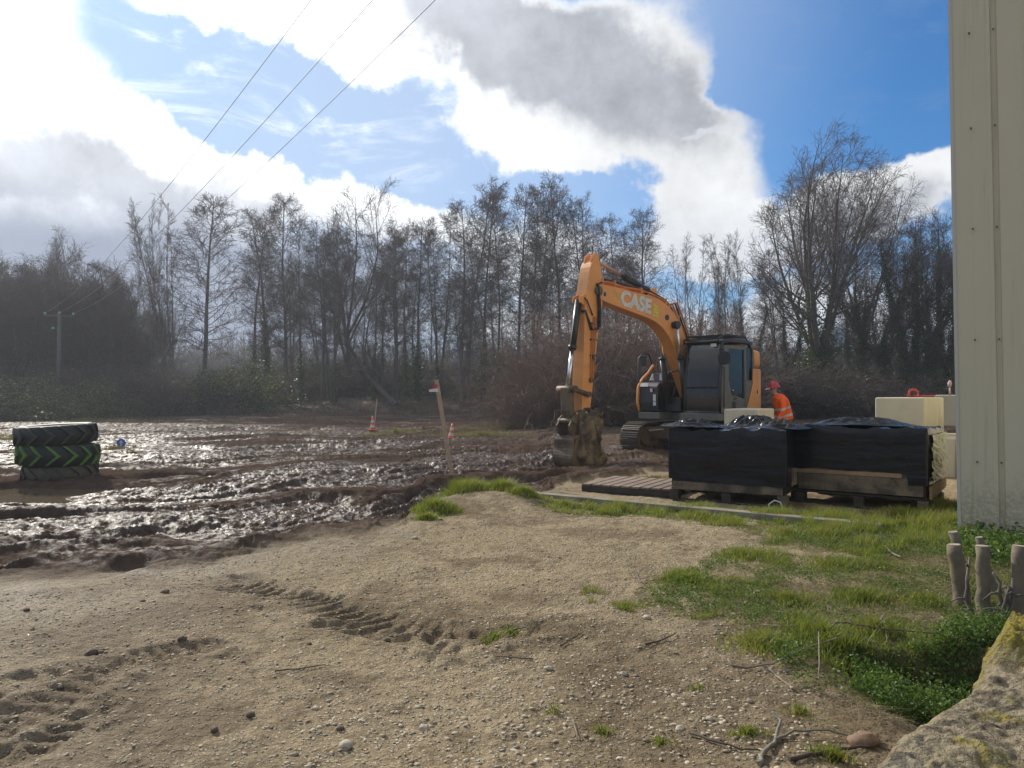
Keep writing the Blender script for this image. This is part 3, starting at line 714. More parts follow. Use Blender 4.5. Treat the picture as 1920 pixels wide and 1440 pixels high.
# fallen leaning trunk in the middle of the row
rng = np.random.default_rng(77)
pa, pb_ = at(742, 760, 58), at(648, 640, 61)
tb, cb = Bag(), Bag()
Pp = np.array([[pa + (pb_ - pa) * t + Vector((0, 0, -.35 * math.sin(t * 3.1))) for t in np.linspace(0, 1, 9)]]); Rr = np.linspace(.28, .12, 9)[None]
tb.tubes(Pp, Rr, 8); P1, R1 = sprout(Pp, Rr, 14, .2, 1, lambda t, L: 3.0 * (1.2 - t) + .6, rad(50), 6, rng, .08, .15, .5); cb.tubes(P1, np.clip(R1, .02, .08), 4)
P2, R2 = sprout(P1, R1, 8, .1, 1, lambda t, L: L * .4 + .2, rad(40), 3, rng, .04, .2, .5); cb.tubes(P2, np.clip(R2, .012, .03), 3)
e = empty('fallen_tree', (0, 0, 0), 0, 'dark bent trunk leaning across the row behind the short stake', 'tree')
for nm, me in (('trunk', tb.mesh('fallen_trunk', bark, True)), ('crown', cb.mesh('fallen_crown', twig))):
    q = bpy.data.objects.new(nm, me); COL.objects.link(q); q.parent = e

# ------------------------------------------------------------ bushes
def bush_mesh(seed, R=1.0, H=1.0, stems=60, mat=twig, leaves=0, lm=bramble, fine=.008, arch=-.05, key='bush'):
    rng = np.random.default_rng(seed)
    a = rng.uniform(0, 6.28, stems); b_ = np.radians(rng.uniform(5, 62, stems))
    D = np.stack([np.cos(a) * np.sin(b_), np.sin(a) * np.sin(b_), np.cos(b_)], -1)
    base = np.stack([np.cos(a), np.sin(a), 0 * a], -1) * rng.uniform(0, .55, stems)[:, None] * R
    P, Rr = grow(base, D, H * rng.uniform(.6, 1.15, stems), np.full(stems, .018), 7, rng, arch, .13, .3)
    b = Bag(); b.tubes(P, Rr, 3)
    P1, R1 = sprout(P, Rr, 9, .15, 1, lambda t, L: L * .35 + .15, rad(38), 4, rng, .02, .2, .7, .5, 1, fine); b.tubes(P1, R1, 3)
    P2, R2 = sprout(P1, R1, 5, .15, 1, lambda t, L: L * .4 + .1, rad(42), 2, rng, .0, .25, .8, .6, 1, fine); b.tubes(P2, np.full_like(R2, fine), 3)
    ms = b.mesh(key + '_stems', mat)
    ml = None
    if leaves:
        c = P2.reshape(-1, 3); c = c[rng.integers(0, len(c), leaves)] + rng.normal(0, .06, (leaves, 3)); c = c[c[:, 2] > 0]
        lb = Bag(); lb.quads(c, .11, rng, .3); ml = lb.mesh(key + '_leaves', lm)
    return ms, ml
TH = [bush_mesh(s, 1.5, 4.6, 85, twig_red, 0, fine=.009, arch=.0, key='willow') for s in (201, 202)]
BR = [bush_mesh(s, 1.4, 1.9, 75, twig, 6500, fine=.009, arch=-.16, key='bramble') for s in (211, 212)]
DK = bush_mesh(221, 1.5, 3.0, 62, scrub_t, 500, fine=.010, arch=-.05, key='scrub')
def bush(me, px, Y, h, wid, label, group, name='bush', hs=1.0):
    p = at(px, 720, Y); o = empty(name, (p.x, Y, gz(p.x, Y) - .05), random.uniform(0, 6), label, 'bush', group)
    o.scale = (wid, wid, h)
    for nm, m in (('stems', me[0]), ('leaves', me[1])):
        if m: q = bpy.data.objects.new(nm, m); COL.objects.link(q); q.parent = o
    return o
TLAB = ['reddish bare willow bush at the open side of the thicket', 'reddish bare bush rising just before the excavator bucket cylinder', 'tallest reddish bush standing behind the excavator arm', 'brown bare bush under the lettered boom',
        'brown bush between the boom and the black engine side', 'low brown bush at the foot of the reddish thicket', 'twiggy bush behind the excavator bucket', 'dense bare bush behind the excavator track', 'bare bush hidden behind the cab']
for i_, (px, Y, h, w_) in enumerate([(1000, 36, .62, .62), (1035, 35, .9, .8), (1090, 36, 1.08, 1.15), (1150, 35, 1.0, 1.0), (1215, 36, .95, 1.1), (1000, 33, .45, .8), (1080, 33, .6, .9), (1170, 33, .65, 1.0), (1290, 37, .95, 1.1)]):
    bush(TH[i_ % 2], px, Y, h, w_, TLAB[i_], 'reddish willow thicket behind the excavator', 'willow_bush')
BLAB = ['pale green bramble bush beside the ivy-wrapped trunk', 'low bramble hedge at the end of the mud field', 'low light bramble clump between the dark mounds and the pale stems', 'dark bramble mound at the foot of the utility pole',
        'dark bramble mound behind the tractor tyres', 'bramble clump at the foot of the lone cone-crowned alder', 'bramble clump at the foot of the pale slim stems', 'low brambles along the edge of the dark wood', 'bramble mound at the edge of the pole scrub']
for i_, (px, Y, h, w_) in enumerate([(450, 55, 1.5, 1.7), (262, 53, .62, 1.3), (205, 51, .62, 1.5), (132, 46, 1.05, 1.2), (35, 44, .9, 1.7), (405, 55, .8, 1.2), (335, 55, .6, 1.3), (-40, 44, 1.0, 1.8), (85, 43, .6, 1.1)]):
    bush(BR[i_ % 2], px, Y, h, w_, BLAB[i_], 'bramble bushes along the field edge', 'bramble_bush')
for k in range(15):
    px = 480 + k * 34 + rr.uniform(-8, 8)
    bush(DK, px, rr.uniform(66, 74), rr.uniform(.5, 1.0), rr.uniform(1.2, 1.8), near_label(px, 'dark leafless scrub among the trunks'), 'scrub under the riverside row', 'scrub_bush')
for k in range(24):
    px = 470 + k * 21 + rr.uniform(-8, 8)
    bush(DK, px, rr.uniform(76, 86), rr.uniform(1.1, 1.6), rr.uniform(1.6, 2.2), near_label(px, 'tall dim scrub behind all trunks'), 'deep scrub behind the row', 'scrub_bush')
for k in range(20):
    px = 1300 + k * 27 + rr.uniform(-8, 8)
    bush(DK, px, rr.uniform(46, 60), rr.uniform(.7, 1.3), rr.uniform(1.2, 1.8), near_label(px, 'brown leafless tangle scrub'), 'scrub behind the worker', 'scrub_bush')
for k in range(18):
    px = -60 + k * 21 + rr.uniform(-8, 8)
    bush(DK, px, rr.uniform(52, 62), rr.uniform(.7, 1.3), rr.uniform(1.2, 1.7), near_label(px, 'dim scrub under the dark wood'), 'scrub of the dark wood', 'scrub_bush')

# far wood seen through the gap, one mass
rng = np.random.default_rng(5)
n = 5200; X = rng.uniform(-120, 110, n); Y = rng.uniform(125, 150, n)
hh = (7.5 + 4 * fbm(X * .06, Y * .02, 7, 3)) * rng.uniform(.5, 1.1, n)
zb = ground_z(X, Y)
b = Bag(); P, Rr = grow(np.stack([X, Y, zb], -1), unit(rng.normal(0, .08, (n, 3)) + [0, 0, 1]), hh, rng.uniform(.05, .13, n), 5, rng, .03, .08, .2); b.tubes(P, Rr, 3)
P1, R1 = sprout(P, Rr, 10, .2, 1, lambda t, L: 2.4 * (1.1 - t) + .8, rad(42), 3, rng, .05, .15, .7); b.tubes(P1, np.clip(R1, .03, .06), 3)
o = bpy.data.objects.new('far_woodland', b.mesh('far_woodland', twig)); COL.objects.link(o)
tag(o, 'hazy grey far wood seen through the gap in the trees', 'woodland', kind='stuff')
# low dead growth along the field edge
n = 9000; X = rng.uniform(-46, 44, n); Y = rng.uniform(50, 66, n); px_, _ = to_px(X, Y, 0 * X)
k_ = (rng.uniform(size=n) < .5 + .5 * (np.abs(px_ - 700) > 230)); X, Y = X[k_], Y[k_]; n = len(X)
b = Bag(); P, Rr = grow(np.stack([X, Y, ground_z(X, Y)], -1), unit(rng.normal(0, .4, (n, 3)) + [0, 0, 1]), rng.uniform(.3, 1.1, n) * (1 - .5 * (np.abs(to_px(X, Y, 0 * X)[0] - 700) < 230)), np.full(n, .016), 4, rng, -.08, .2, .4); b.tubes(P, Rr, 3)
P1, R1 = sprout(P, Rr, 5, .2, 1, lambda t, L: L * .4, rad(45), 2, rng, 0, .2, .8, .6, 1, .01); b.tubes(P1, R1, 3)
o = bpy.data.objects.new('undergrowth', b.mesh('undergrowth', scrub_t)); COL.objects.link(o)
tag(o, 'brown tangled dead undergrowth along the far edge of the mud', 'undergrowth', kind='stuff')
# ------------------------------------------------------------ excavator
orange = pbr('orange_paint', (.72, .30, .075), .42, var=.15, vscale=1.6, col2=(.36, .19, .08), c2lo=.50, c2hi=.80, spec=.45, bump=.05, bscale=3, bdist=.02)
orange_dull = pbr('orange_pipe', (.55, .20, .05), .5, var=.2)
black_p = pbr('black_paint', (.018, .019, .022), .38, var=.3, col2=(.05, .042, .035), c2lo=.5, c2hi=.75, spec=.5)
grey_p = pbr('grey_paint', (.125, .125, .105), .5, var=.15, col2=(.10, .085, .06), c2lo=.5, c2hi=.8)
rubber = pbr('hose_rubber', (.016, .016, .017), .55)
chrome = pbr('chrome', (.75, .77, .80), .22, metal=.9)
steel_mud = pbr('muddy_steel', (.075, .054, .038), .62, metal=.1, var=.4, vscale=3, col2=(.17, .122, .07), c2lo=.40, c2hi=.60, bump=.5, bscale=14, bdist=.02)
mud_cake = pbr('caked_mud', (.22, .16, .085), .85, var=.4, vscale=5, col2=(.075, .055, .038), c2lo=.42, c2hi=.6, bump=.9, bscale=12, bdist=.05)
track_m = pbr('track_steel', (.10, .083, .068), .55, metal=.3, var=.35, vscale=4, col2=(.085, .062, .043), c2lo=.4, c2hi=.6, bump=.4, bscale=20)
white_m = pbr('white_sticker', (.62, .62, .60), .5, var=.1)
yellow_m = pbr('yellow_sticker', (.62, .55, .05), .5, var=.2, vscale=12)
light_m = pbr('lamp_lens', (.7, .7, .68), .15)
gl = bpy.data.materials.new('cab_glass'); gl.use_nodes = True
T = NT(gl.node_tree); T.n.clear(); o_ = T.n.new('ShaderNodeOutputMaterial')
tr = T.n.new('ShaderNodeBsdfTransparent'); tr.inputs[0].default_value = (.22, .34, .44, 1); gs = T.n.new('ShaderNodeBsdfGlossy'); gs.inputs['Roughness'].default_value = .03
fr = T.n.new('ShaderNodeFresnel'); fr.inputs[0].default_value = 1.55; ms = T.n.new('ShaderNodeMixShader')
T.l.new(T.math('ADD', T.math('MULTIPLY', fr.outputs[0], .9), .035), ms.inputs[0]); T.l.new(tr.outputs[0], ms.inputs[1]); T.l.new(gs.outputs[0], ms.inputs[2]); T.l.new(ms.outputs[0], o_.inputs[0])

def smooth_loop(pts, n):
    out = []
    for k in range(len(pts)):
        p0, p1, p2, p3 = pts[k - 1], pts[k], pts[(k + 1) % len(pts)], pts[(k + 2) % len(pts)]
        for s_ in range(n):
            t = s_ / n; out.append(tuple(.5 * (2 * p1[i] + (p2[i] - p0[i]) * t + (2 * p0[i] - 5 * p1[i] + 4 * p2[i] - p3[i]) * t * t + (3 * p1[i] - p0[i] - 3 * p2[i] + p3[i]) * t ** 3) for i in (0, 1)))
    return out
PHI = rad(48)
EX = empty('excavator', (4.95, 19.2, -.12), math.atan2(-math.cos(PHI), -math.sin(PHI)), 'orange and black tracked excavator with its arm lowered, standing in the mud', 'excavator')

# tracks -----------------------------------------------------------
def track(yc):
    L, r, wd_ = 1.42, .40, .56
    zc = .42; ws = []
    per = 2 * (2 * L) + 2 * math.pi * r; n = 44; b = MB()
    def pos(s):
        s %= per
        if s < 2 * L: return (-L + s, zc + r - .015 * math.sin(s / (2 * L) * math.pi), 0.0)
        s -= 2 * L
        if s < math.pi * r: a = s / r; return (L + r * math.sin(a), zc + r * math.cos(a), a)
        s -= math.pi * r
        if s < 2 * L: return (L - s, zc - r, math.pi)
        s -= 2 * L; a = math.pi + s / r; return (-L + r * math.sin(a), zc + r * math.cos(a), a)
    for k in range(n):
        x, z_, a = pos(per * k / n); sp = per / n
        b.box((x, yc, z_), (sp * .93, wd_, .03), (0, a, 0))
        for off in (-.055, .0, .055):
            c = Vector((off, 0, .028)); c.rotate(Euler((0, a, 0)))
            b.box((x + c.x, yc, z_ + c.z), (.016, wd_ * .98, .032), (0, a, 0))
        c = Vector((0, 0, -.05)); c.rotate(Euler((0, a, 0)))
        b.box((x + c.x, yc, z_ + c.z), (sp * .7, .16, .07), (0, a, 0))
    t = b.build('track', track_m, EX)
    b = MB()
    s = 1 if yc > 0 else -1
    prof = [(-L + .15, .24), (L - .1, .24), (L - .05, .36), (L - .3, .62), (-L + .3, .64), (-L - .05, .5)]
    b.prism(prof, yc - .20, yc + .20); b.build('track_frame', black_p if yc > 0 else steel_mud, t, .02)
    for k in range(7):
        x = -L + .32 + k * (2 * L - .6) / 6
        MB().cyl((x, yc - .17, .19), (x, yc + .17, .19), .095, n=14).build('roller', steel_mud, t)
    b = MB(); b.cyl((L, yc - .13, zc), (L, yc + .13, zc), .33, n=28); b.cyl((L, yc - .23, zc), (L, yc + .23, zc), .14, n=18)
    b.build('idler', steel_mud, t, .01)
    b = MB(); b.cyl((-L, yc - .10, zc), (-L, yc + .10, zc), .34, n=22)
    for k in range(20):
        a = k * math.pi / 10; b.box((-L + .36 * math.cos(a), yc, zc + .36 * math.sin(a)), (.06, .09, .05), (0, -a, 0))
    b.cyl((-L, yc - .25, zc), (-L, yc + .25, zc), .2, n=20); b.build('sprocket', steel_mud, t)
    return t
track(1.0); track(-1.0)
b = MB(); b.box((0, 0, .60), (1.7, 1.35, .36)); b.box((.75, 0, .52), (.3, 1.7, .22)); b.box((-.75, 0, .52), (.3, 1.7, .22)); b.build('chassis', steel_mud, EX, .03)
b = MB(); b.cyl((0, 0, .76), (0, 0, .98), .58, n=40); b.build('slew_ring', black_p, EX)

# upper structure ---------------------------------------------------
b = MB()
deck = [(1.18, -1.2), (1.18, -.55), (.75, -.45), (.75, .1), (1.22, .1), (1.22, 1.2), (.0, 1.22)]
for k in range(13):
    a = rad(90 + 15 * k * .98); deck.append((1.45 * math.cos(a) * .98 - .05, 1.22 * math.sin(a)))
b.prism(deck, .93, 1.10, 'z'); b.build('deck', grey_p, EX, .015)
# short round tail
tail = []
for k in range(25):
    a = rad(104 + 158 * k / 24); tail.append((1.47 * math.cos(a) - .02, 1.23 * max(-1, min(1, 1.08 * math.sin(a)))))
b = MB(); b.prism(tail, 1.12, 2.19, 'z', True); b.build('counterweight', orange, EX, .03, 3)
tail2 = [(x * .985, y * .985) for x, y in tail]
b = MB(); b.prism(tail2, 2.215, 2.66, 'z', True); hood = b.build('engine_hood', orange, EX, .09, 4)
b = MB()
b.box((-.75, -.3, 2.68), (.5, .8, .05)); b.build('hood_lid', black_p, hood, .01)
b = MB(); b.cyl((-.95, .35, 2.6), (-.95, .35, 2.80), .05, n=14); b.build('exhaust', steel_mud, EX)
# side doors, orange with a grey sweep
b = MB(); b.prism([(.06, 1.13), (-.24, 1.80), (-.26, 2.19), (-.52, 2.19), (-.52, 1.13)], 1.205, 1.232); b.build('side_door', orange, EX, .006)
b = MB(); b.box((-.44, 1.238, 1.62), (.02, .014, .09)); b.build('handle', black_p, EX)
b = MB(); b.prism([(.06, 1.13), (.10, 1.13), (.05, 1.9), (-.22, 1.9), (-.23, 1.8)], 1.203, 1.215); b.build('grey_panel', grey_p, EX, .004)
# right-front: tank and tool box, black with orange trim
b = MB()
b.prism([(.1, 1.11), (1.14, 1.11), (1.16, 1.35), (1.13, 1.75), (1.03, 1.86), (.1, 1.92)], -1.2, -.62); tank = b.build('tool_box', black_p, EX, .04, 3)
b = MB(); b.prism([(.25, 1.92), (.85, 1.90), (.72, 2.10), (.3, 2.12)], -1.12, -.66); b.build('tank_hood', black_p, tank, .02)
b = MB(); b.tube([(1.17, -1.19, 1.12), (1.20, -1.215, 1.4), (1.17, -1.215, 1.75), (1.02, -1.20, 1.95), (.8, -1.17, 2.12), (.62, -1.15, 2.32)], .035, 8); b.build('orange_trim', orange, EX)
b = MB(); b.box((1.152, -1.03, 1.80), (.02, .24, .10), (0, -.3, 0)); b.build('work_light', light_m, tank)
for (y, z_, w_, h_) in ((-.80, 1.66, .07, .09), (-.70, 1.47, .085, .17), (-.70, 1.32, .085, .10)):
    MB().box((1.168, y, z_), (.006, w_, h_)).build('sticker', white_m, tank)
b = MB(); b.tube([(1.1, -1.22, 1.2), (1.12, -1.26, 1.6), (1.1, -1.26, 2.5), (.95, -1.24, 2.62), (.7, -1.22, 2.6), (.55, -1.2, 2.2)], .018, 8)
b.tube([(1.1, -1.25, 1.9), (.62, -1.2, 1.95)], .014, 6); b.build('handrail', black_p, EX)
b = MB(); b.box((1.08, -1.12, 2.42), (.04, .17, .28)); b.tube([(1.1, -1.25, 2.3), (1.08, -1.14, 2.32)], .012, 6); b.build('mirror', black_p, EX, .02)
b = MB(); b.box((.45, -.35, 1.3), (.9, .5, .36)); b.cyl((.55, -.2, 1.45), (.55, .02, 1.45), .14, n=16); b.build('pivot_bracket', black_p, EX, .02)
for y in (-.47, .0):
    b = MB(); b.prism([(.05, 1.1), (.9, 1.1), (.62, 1.75), (.3, 1.8)], y - .03, y + .03); b.build('boom_bracket', black_p, EX, .01)
b = MB(); b.box((-.15, -.4, 1.55), (.5, .9, .9)); b.box((-.2, -.9, 1.6), (.55, .6, .95)); b.build('engine_bay', black_p, EX, .04)
b = MB(); b.tube([(.35, -.55, 1.8), (.1, -.75, 2.3), (.0, -.9, 2.15)], .05, 8); b.cyl((-.05, -.62, 2.0), (-.05, -.62, 2.55), .07, n=14); b.build('intake', black_p, EX)

# cab ----------------------------------------------------------------
Y0, Y1, X0, X1 = .18, 1.20, -.34, 1.16
Z0, Z1 = 1.12, 2.82
cab = bpy.data.objects.new('cab', None); COL.objects.link(cab); cab.parent = EX; cab.empty_display_size = .1
def fx(z_): return X1 - .02 - .10 * max(0, (z_ - 1.75)) ** 1.25          # raked front
b = MB()
for y in (Y0 + .035, Y1 - .035):
    b.tube([(fx(Z0), y, Z0), (fx(1.5), y, 1.5), (fx(2.0), y, 2.0), (fx(2.4), y, 2.4), (fx(Z1), y, Z1 - .03)], .042, 6)
    b.tube([(fx(Z1), y, Z1 - .03), (.4, y, Z1 + .02), (X0 + .2, y, Z1 - .02), (X0 + .05, y, Z1 - .18), (X0, y, 2.3), (X0, y, Z0)], .042, 6)
b.tube([(fx(Z1), Y0 + .03, Z1 - .03), (fx(Z1), Y1 - .03, Z1 - .03)], .05, 6); b.tube([(fx(Z0), Y0 + .03, Z0), (fx(Z0), Y1 - .03, Z0)], .05, 6)
b.tube([(fx(1.72), Y0 + .03, 1.70), (fx(1.72), Y1 - .03, 1.70)], .018, 6)
b.box(((X0 + X1) / 2, (Y0 + Y1) / 2, 1.10), (X1 - X0, Y1 - Y0, .05)); b.build('frame', black_p, cab, .0)
# grey side: door with big window
b = MB()
b.prism([(.60, Z0), (fx(Z0) - .02, Z0), (fx(1.9) - .02, 1.9), (fx(Z1) - .03, Z1 - .10), (.80, Z1 - .10), (.80, 1.9), (.68, 1.55)], Y1 - .05, Y1 + .005)
b.prism([(.80, Z1 - .18), (.80, Z1 - .10), (.02, Z1 - .10), (.02, Z1 - .18)], Y1 - .05, Y1 + .005)
b.prism([(.02, Z0), (.60, Z0), (.68, 1.55), (.02, 1.42)], Y1 - .05, Y1 + .005)
b.prism([(.02, 1.42), (.10, 1.44), (.10, Z1 - .18), (.02, Z1 - .18)], Y1 - .05, Y1 + .005)
door = b.build('door', grey_p, cab, .006)
b = MB(); b.prism([(.10, 1.44), (.68, 1.55), (.80, 1.9), (.80, Z1 - .18), (.10, Z1 - .18)], Y1 - .035, Y1 - .027); b.build('side_window', gl, door)
b = MB(); b.box((.64, Y1 + .02, 1.62), (.12, .03, .035)); b.box((.58, Y1 + .012, 1.30), (.12, .02, .16)); b.build('handle', black_p, door, .005)
MB().box((.62, Y1 + .009, 1.64), (.05, .008, .05)).build('sticker', white_m, door)
b = MB(); b.prism([(X0, Z0), (-.02, Z0), (-.02, 1.5), (X0, 1.7)], Y1 - .05, Y1 + .003)
b.prism([(X0, 1.7), (X0 + .06, 1.69), (X0 + .06, Z1 - .1), (X0, Z1 - .22)], Y1 - .05, Y1 + .003); b.build('rear_panel', grey_p, cab, .004)
b = MB(); b.prism([(X0 + .06, 1.7), (-.02, 1.5), (-.02, Z1 - .12), (X0 + .06, Z1 - .1)], Y1 - .035, Y1 - .027); b.build('rear_window', gl, cab)
b = MB(); b.prism([(X0, Z0), (X0, 2.72), (X0 + .04, 2.72), (X0 + .04, Z0)], Y0, Y1 - .06); b.prism([(X0 + .05, Z0), (X1 - .1, Z0), (X1 - .1, 1.55), (X0 + .05, 1.75)], Y0, Y0 + .03); b.build('rear_wall', black_p, cab)
b = MB()
zs = [1.73, 1.95, 2.2, 2.45, Z1 - .06]
b.add([(fx(z_) + .012, y, z_) for z_ in zs for y in (Y0 + .07, Y1 - .07)], [(2 * k, 2 * k + 1, 2 * k + 3, 2 * k + 2) for k in range(4)], True); b.build('front_window', gl, cab)
b = MB(); b.add([(fx(z_) + .008, y, z_) for z_ in (Z0 + .05, 1.69) for y in (Y0 + .07, Y1 - .07)], [(0, 1, 3, 2)]); b.build('lower_window', gl, cab)
b = MB(); b.prism([(X0 + .06, 1.75), (.95, 1.6), (.95, Z1 - .1), (X0 + .06, Z1 - .1)], Y0 + .012, Y0 + .02); b.build('inner_window', gl, cab)
b = MB()
b.prism([(X0 + .02, Z1 - .04), (fx(Z1) + .02, Z1 - .03), (fx(Z1) - .05, Z1 + .05), (.3, Z1 + .09), (X0 + .12, Z1 + .05)], Y0 - .01, Y1 + .01); roof = b.build('roof', black_p, cab, .03, 3)
b = MB()
for k in range(9): b.box((X0 + .35 + k * .13, (Y0 + Y1) / 2, Z1 + .14 + .02 * math.sin(k / 8 * math.pi)), (.05, Y1 - Y0 - .02, .022))
for y in (Y0 + .03, Y1 - .03): b.tube([(X0 + .25, y, Z1 + .06), (X0 + .35, y, Z1 + .13), (fx(Z1) - .1, y, Z1 + .15), (fx(Z1) + .16, y, Z1 + .05), (fx(Z1) + .14, y, Z1 - .06)], .02, 6)
b.tube([(fx(Z1) + .14, Y0 + .03, Z1 - .02), (fx(Z1) + .14, Y1 - .03, Z1 - .02)], .018, 6)
b.tube([(fx(Z1) + .16, Y0 + .03, Z1 + .05), (fx(Z1) + .16, Y1 - .03, Z1 + .05)], .018, 6); b.build('roof_guard', black_p, cab)
MB().box((fx(Z1) + .06, Y1 - .22, Z1 - .10), (.07, .13, .08)).build('cab_light', light_m, cab, .01)
b = MB(); b.box((.25, .70, 1.55), (.55, .50, .14)); b.box((.02, .70, 1.95), (.14, .48, .75), (0, -.12, 0)); b.box((.0, .70, 2.40), (.10, .28, .2)); b.build('seat', pbr('seat_fabric', (.03, .035, .05), .8), cab, .04)
b = MB(); b.box((.45, .40, 1.62), (.5, .12, .3)); b.box((.45, 1.0, 1.62), (.5, .12, .3)); b.tube([(.72, .40, 1.7), (.74, .40, 1.95)], .02); b.tube([(.72, 1.0, 1.7), (.74, 1.0, 1.95)], .02); b.box((.86, .30, 1.95), (.06, .22, .26), (0, 0, .4)); b.build('console', pbr('console_plastic', (.06, .062, .065), .5), cab, .02)
b = MB(); b.tube([(fx(2.3), Y1 - .02, 2.62), (fx(2.3) + .1, Y1 + .12, 2.6), (fx(2.3) + .1, Y1 + .13, 2.5)], .014, 6); b.cyl((fx(2.3) + .10, Y1 + .13, 2.40), (fx(2.3) + .06, Y1 + .125, 2.40), .16, n=24); b.build('mirror', black_p, cab)
b = MB(); b.tube([(X1 - .1, Y1 + .03, 1.25), (X1 - .06, Y1 + .06, 1.5), (X1 - .08, Y1 + .06, 2.05), (X1 - .14, Y1 + .02, 2.2)], .014, 6); b.build('grab_rail', black_p, cab)

# boom -----------------------------------------------------------------
BY = -.15
def band(cl):
    up, dn = [], []
    for k, (x, z_, h_) in enumerate(cl):
        x0, z0_, _ = cl[max(k - 1, 0)]; x1, z1_, _ = cl[min(k + 1, len(cl) - 1)]
        l = math.hypot(x1 - x0, z1_ - z0_); nx, nz = -(z1_ - z0_) / l, (x1 - x0) / l
        up.append((x + nx * h_, z_ + nz * h_)); dn.append((x - nx * h_, z_ - nz * h_))
    return up + dn[::-1], up, dn
def smoothcl(cl, n=6):
    out = []
    for k in range(len(cl) - 1):
        p0, p1, p2, p3 = cl[max(k - 1, 0)], cl[k], cl[k + 1], cl[min(k + 2, len(cl) - 1)]
        for s_ in range(n):
            t = s_ / n
            out.append(tuple(.5 * (2 * p1[i] + (p2[i] - p0[i]) * t + (2 * p0[i] - 5 * p1[i] + 4 * p2[i] - p3[i]) * t * t + (3 * p1[i] - p0[i] - 3 * p2[i] + p3[i]) * t ** 3) for i in range(3)))
    return out + [cl[-1]]
BCL = smoothcl([(.48, 1.50, .13), (.72, 2.05, .20), (1.02, 2.72, .26), (1.42, 3.25, .295), (2.0, 3.56, .285), (3.0, 3.70, .235), (3.85, 3.80, .19), (4.12, 3.83, .14)])
prof, BUP, BDN = band(BCL)
b = MB(); b.prism(prof, BY - .17, BY + .17, smooth=False); boom = b.build('boom', orange, EX, .012)
b = MB()
for pr in (BUP, BDN):
    for side in (-.172, .172):
        pass
def along(pr, s):                             # pr: list of (x,z); s 0..1 by index
    f = s * (len(pr) - 1); i = min(int(f), len(pr) - 2); f -= i
    return pr[i][0] * (1 - f) + pr[i + 1][0] * f, pr[i][1] * (1 - f) + pr[i + 1][1] * f
# pipes and hoses on the boom
for k, (y, off) in enumerate(((.15, .07), (.11, .13), (.06, .09), (.0, .15), (-.08, .10), (-.13, .07))):
    pts = []
    for q in range(15):
        s = .28 + .66 * q / 14; x, z_ = along(BUP, s); pts.append((x, BY + y, z_ + off + .015 * math.sin(q * 1.7 + k)))
    MB().tube(pts, .019, 6).build('pipe', orange_dull if k not in (1, 3) else rubber, boom)
for s in (.40, .52, .66, .80, .90):
    x, z_ = along(BUP, s); MB().box((x, BY, z_ + .07), (.06, .34, .15)).build('pipe_clamp', orange_dull, boom, .01)
for k in range(4):
    y = BY + .13 - k * .07; x, z_ = along(BUP, .22); x2, z2 = along(BUP, .5)
    MB().tube([(x2, y, z2 + .05), (x2 - .35, y + .03, z2 + .14 - k * .02), (x - .1, y + .03, z_ + .32), (x - .26, y, z_ + .0), (x - .32, y, z_ - .5), (x - .35, y, z_ - .9)], .02, 7).build('hose', rubber if k % 2 else orange_dull, boom)
for k in range(3):
    x, z_ = along(BUP, .93); y = BY + .14 - k * .05
    MB().tube([(x - .1, y, z_ + .06), (x + .14, y + .07, z_ - .0), (x + .10, y + .10, z_ - .55 - k * .06), (x + .12, y + .10, z_ - .95 - k * .05), (x + .34, y + .07, z_ - 1.02), (x + .52, y + .02, z_ - .60)], .022, 7).build('hose', rubber, boom)
def letters(txt, size, x, z_, y, slope, mat, parent, name):
    cu = bpy.data.curves.new(name, 'FONT'); cu.body = txt; cu.size = size; cu.extrude = .003; cu.offset = size * .05; cu.align_x = 'CENTER'; cu.align_y = 'CENTER'
    to = bpy.data.objects.new(name, cu); COL.objects.link(to); dg = bpy.context.evaluated_depsgraph_get()
    me = bpy.data.meshes.new_from_object(to.evaluated_get(dg)); bpy.data.objects.remove(to)
    # text plane x,y -> -x (rearwards), z on the operator's side
    m = Matrix.Translation((x, y, z_)) @ Matrix.Rotation(slope, 4, 'Y') @ Matrix(((-1, 0, 0, 0), (0, 0, 1, 0), (0, 1, 0, 0), (0, 0, 0, 1)))
    me.transform(m); me.materials.clear(); me.materials.append(mat)
    o = bpy.data.objects.new(name, me); COL.objects.link(o); o.parent = parent; return o
sl = -math.atan2(3.78 - 3.58, 3.7 - 2.1) + .0
lt = letters('CASE', .46, 2.80, 3.675, BY + .176, sl, pbr('letter_white', (.60, .60, .57), .5, var=.15, vscale=9), boom, 'lettering')
for v in lt.data.vertices:                    # bold, as on the boom
    v.co.x = 2.80 + (v.co.x - 2.80) * 1.04
b = MB()
for k in range(4): b.box((2.06, BY + .174, 3.66 - k * .075), (.21, .006, .055), (0, sl, 0))
b.build('yellow_sticker', yellow_m, boom)
b = MB()
for k in range(3): b.box((3.42, BY + .174, 3.83 - k * .06), (.20 - .05 * k, .006, .04), (0, sl, 0))
b.build('yellow_sticker', pbr('faded_yellow', (.58, .40, .06), .5), boom)
b = MB(); b.cyl((1.62, BY - .19, 3.42), (1.62, BY + .19, 3.42), .07, n=16); b.build('pin', black_p, boom)
MB().cyl((1.36, BY - .30, 3.25), (1.36, BY + .30, 3.25), .085, n=16).build('cylinder_pin', black_p, boom)
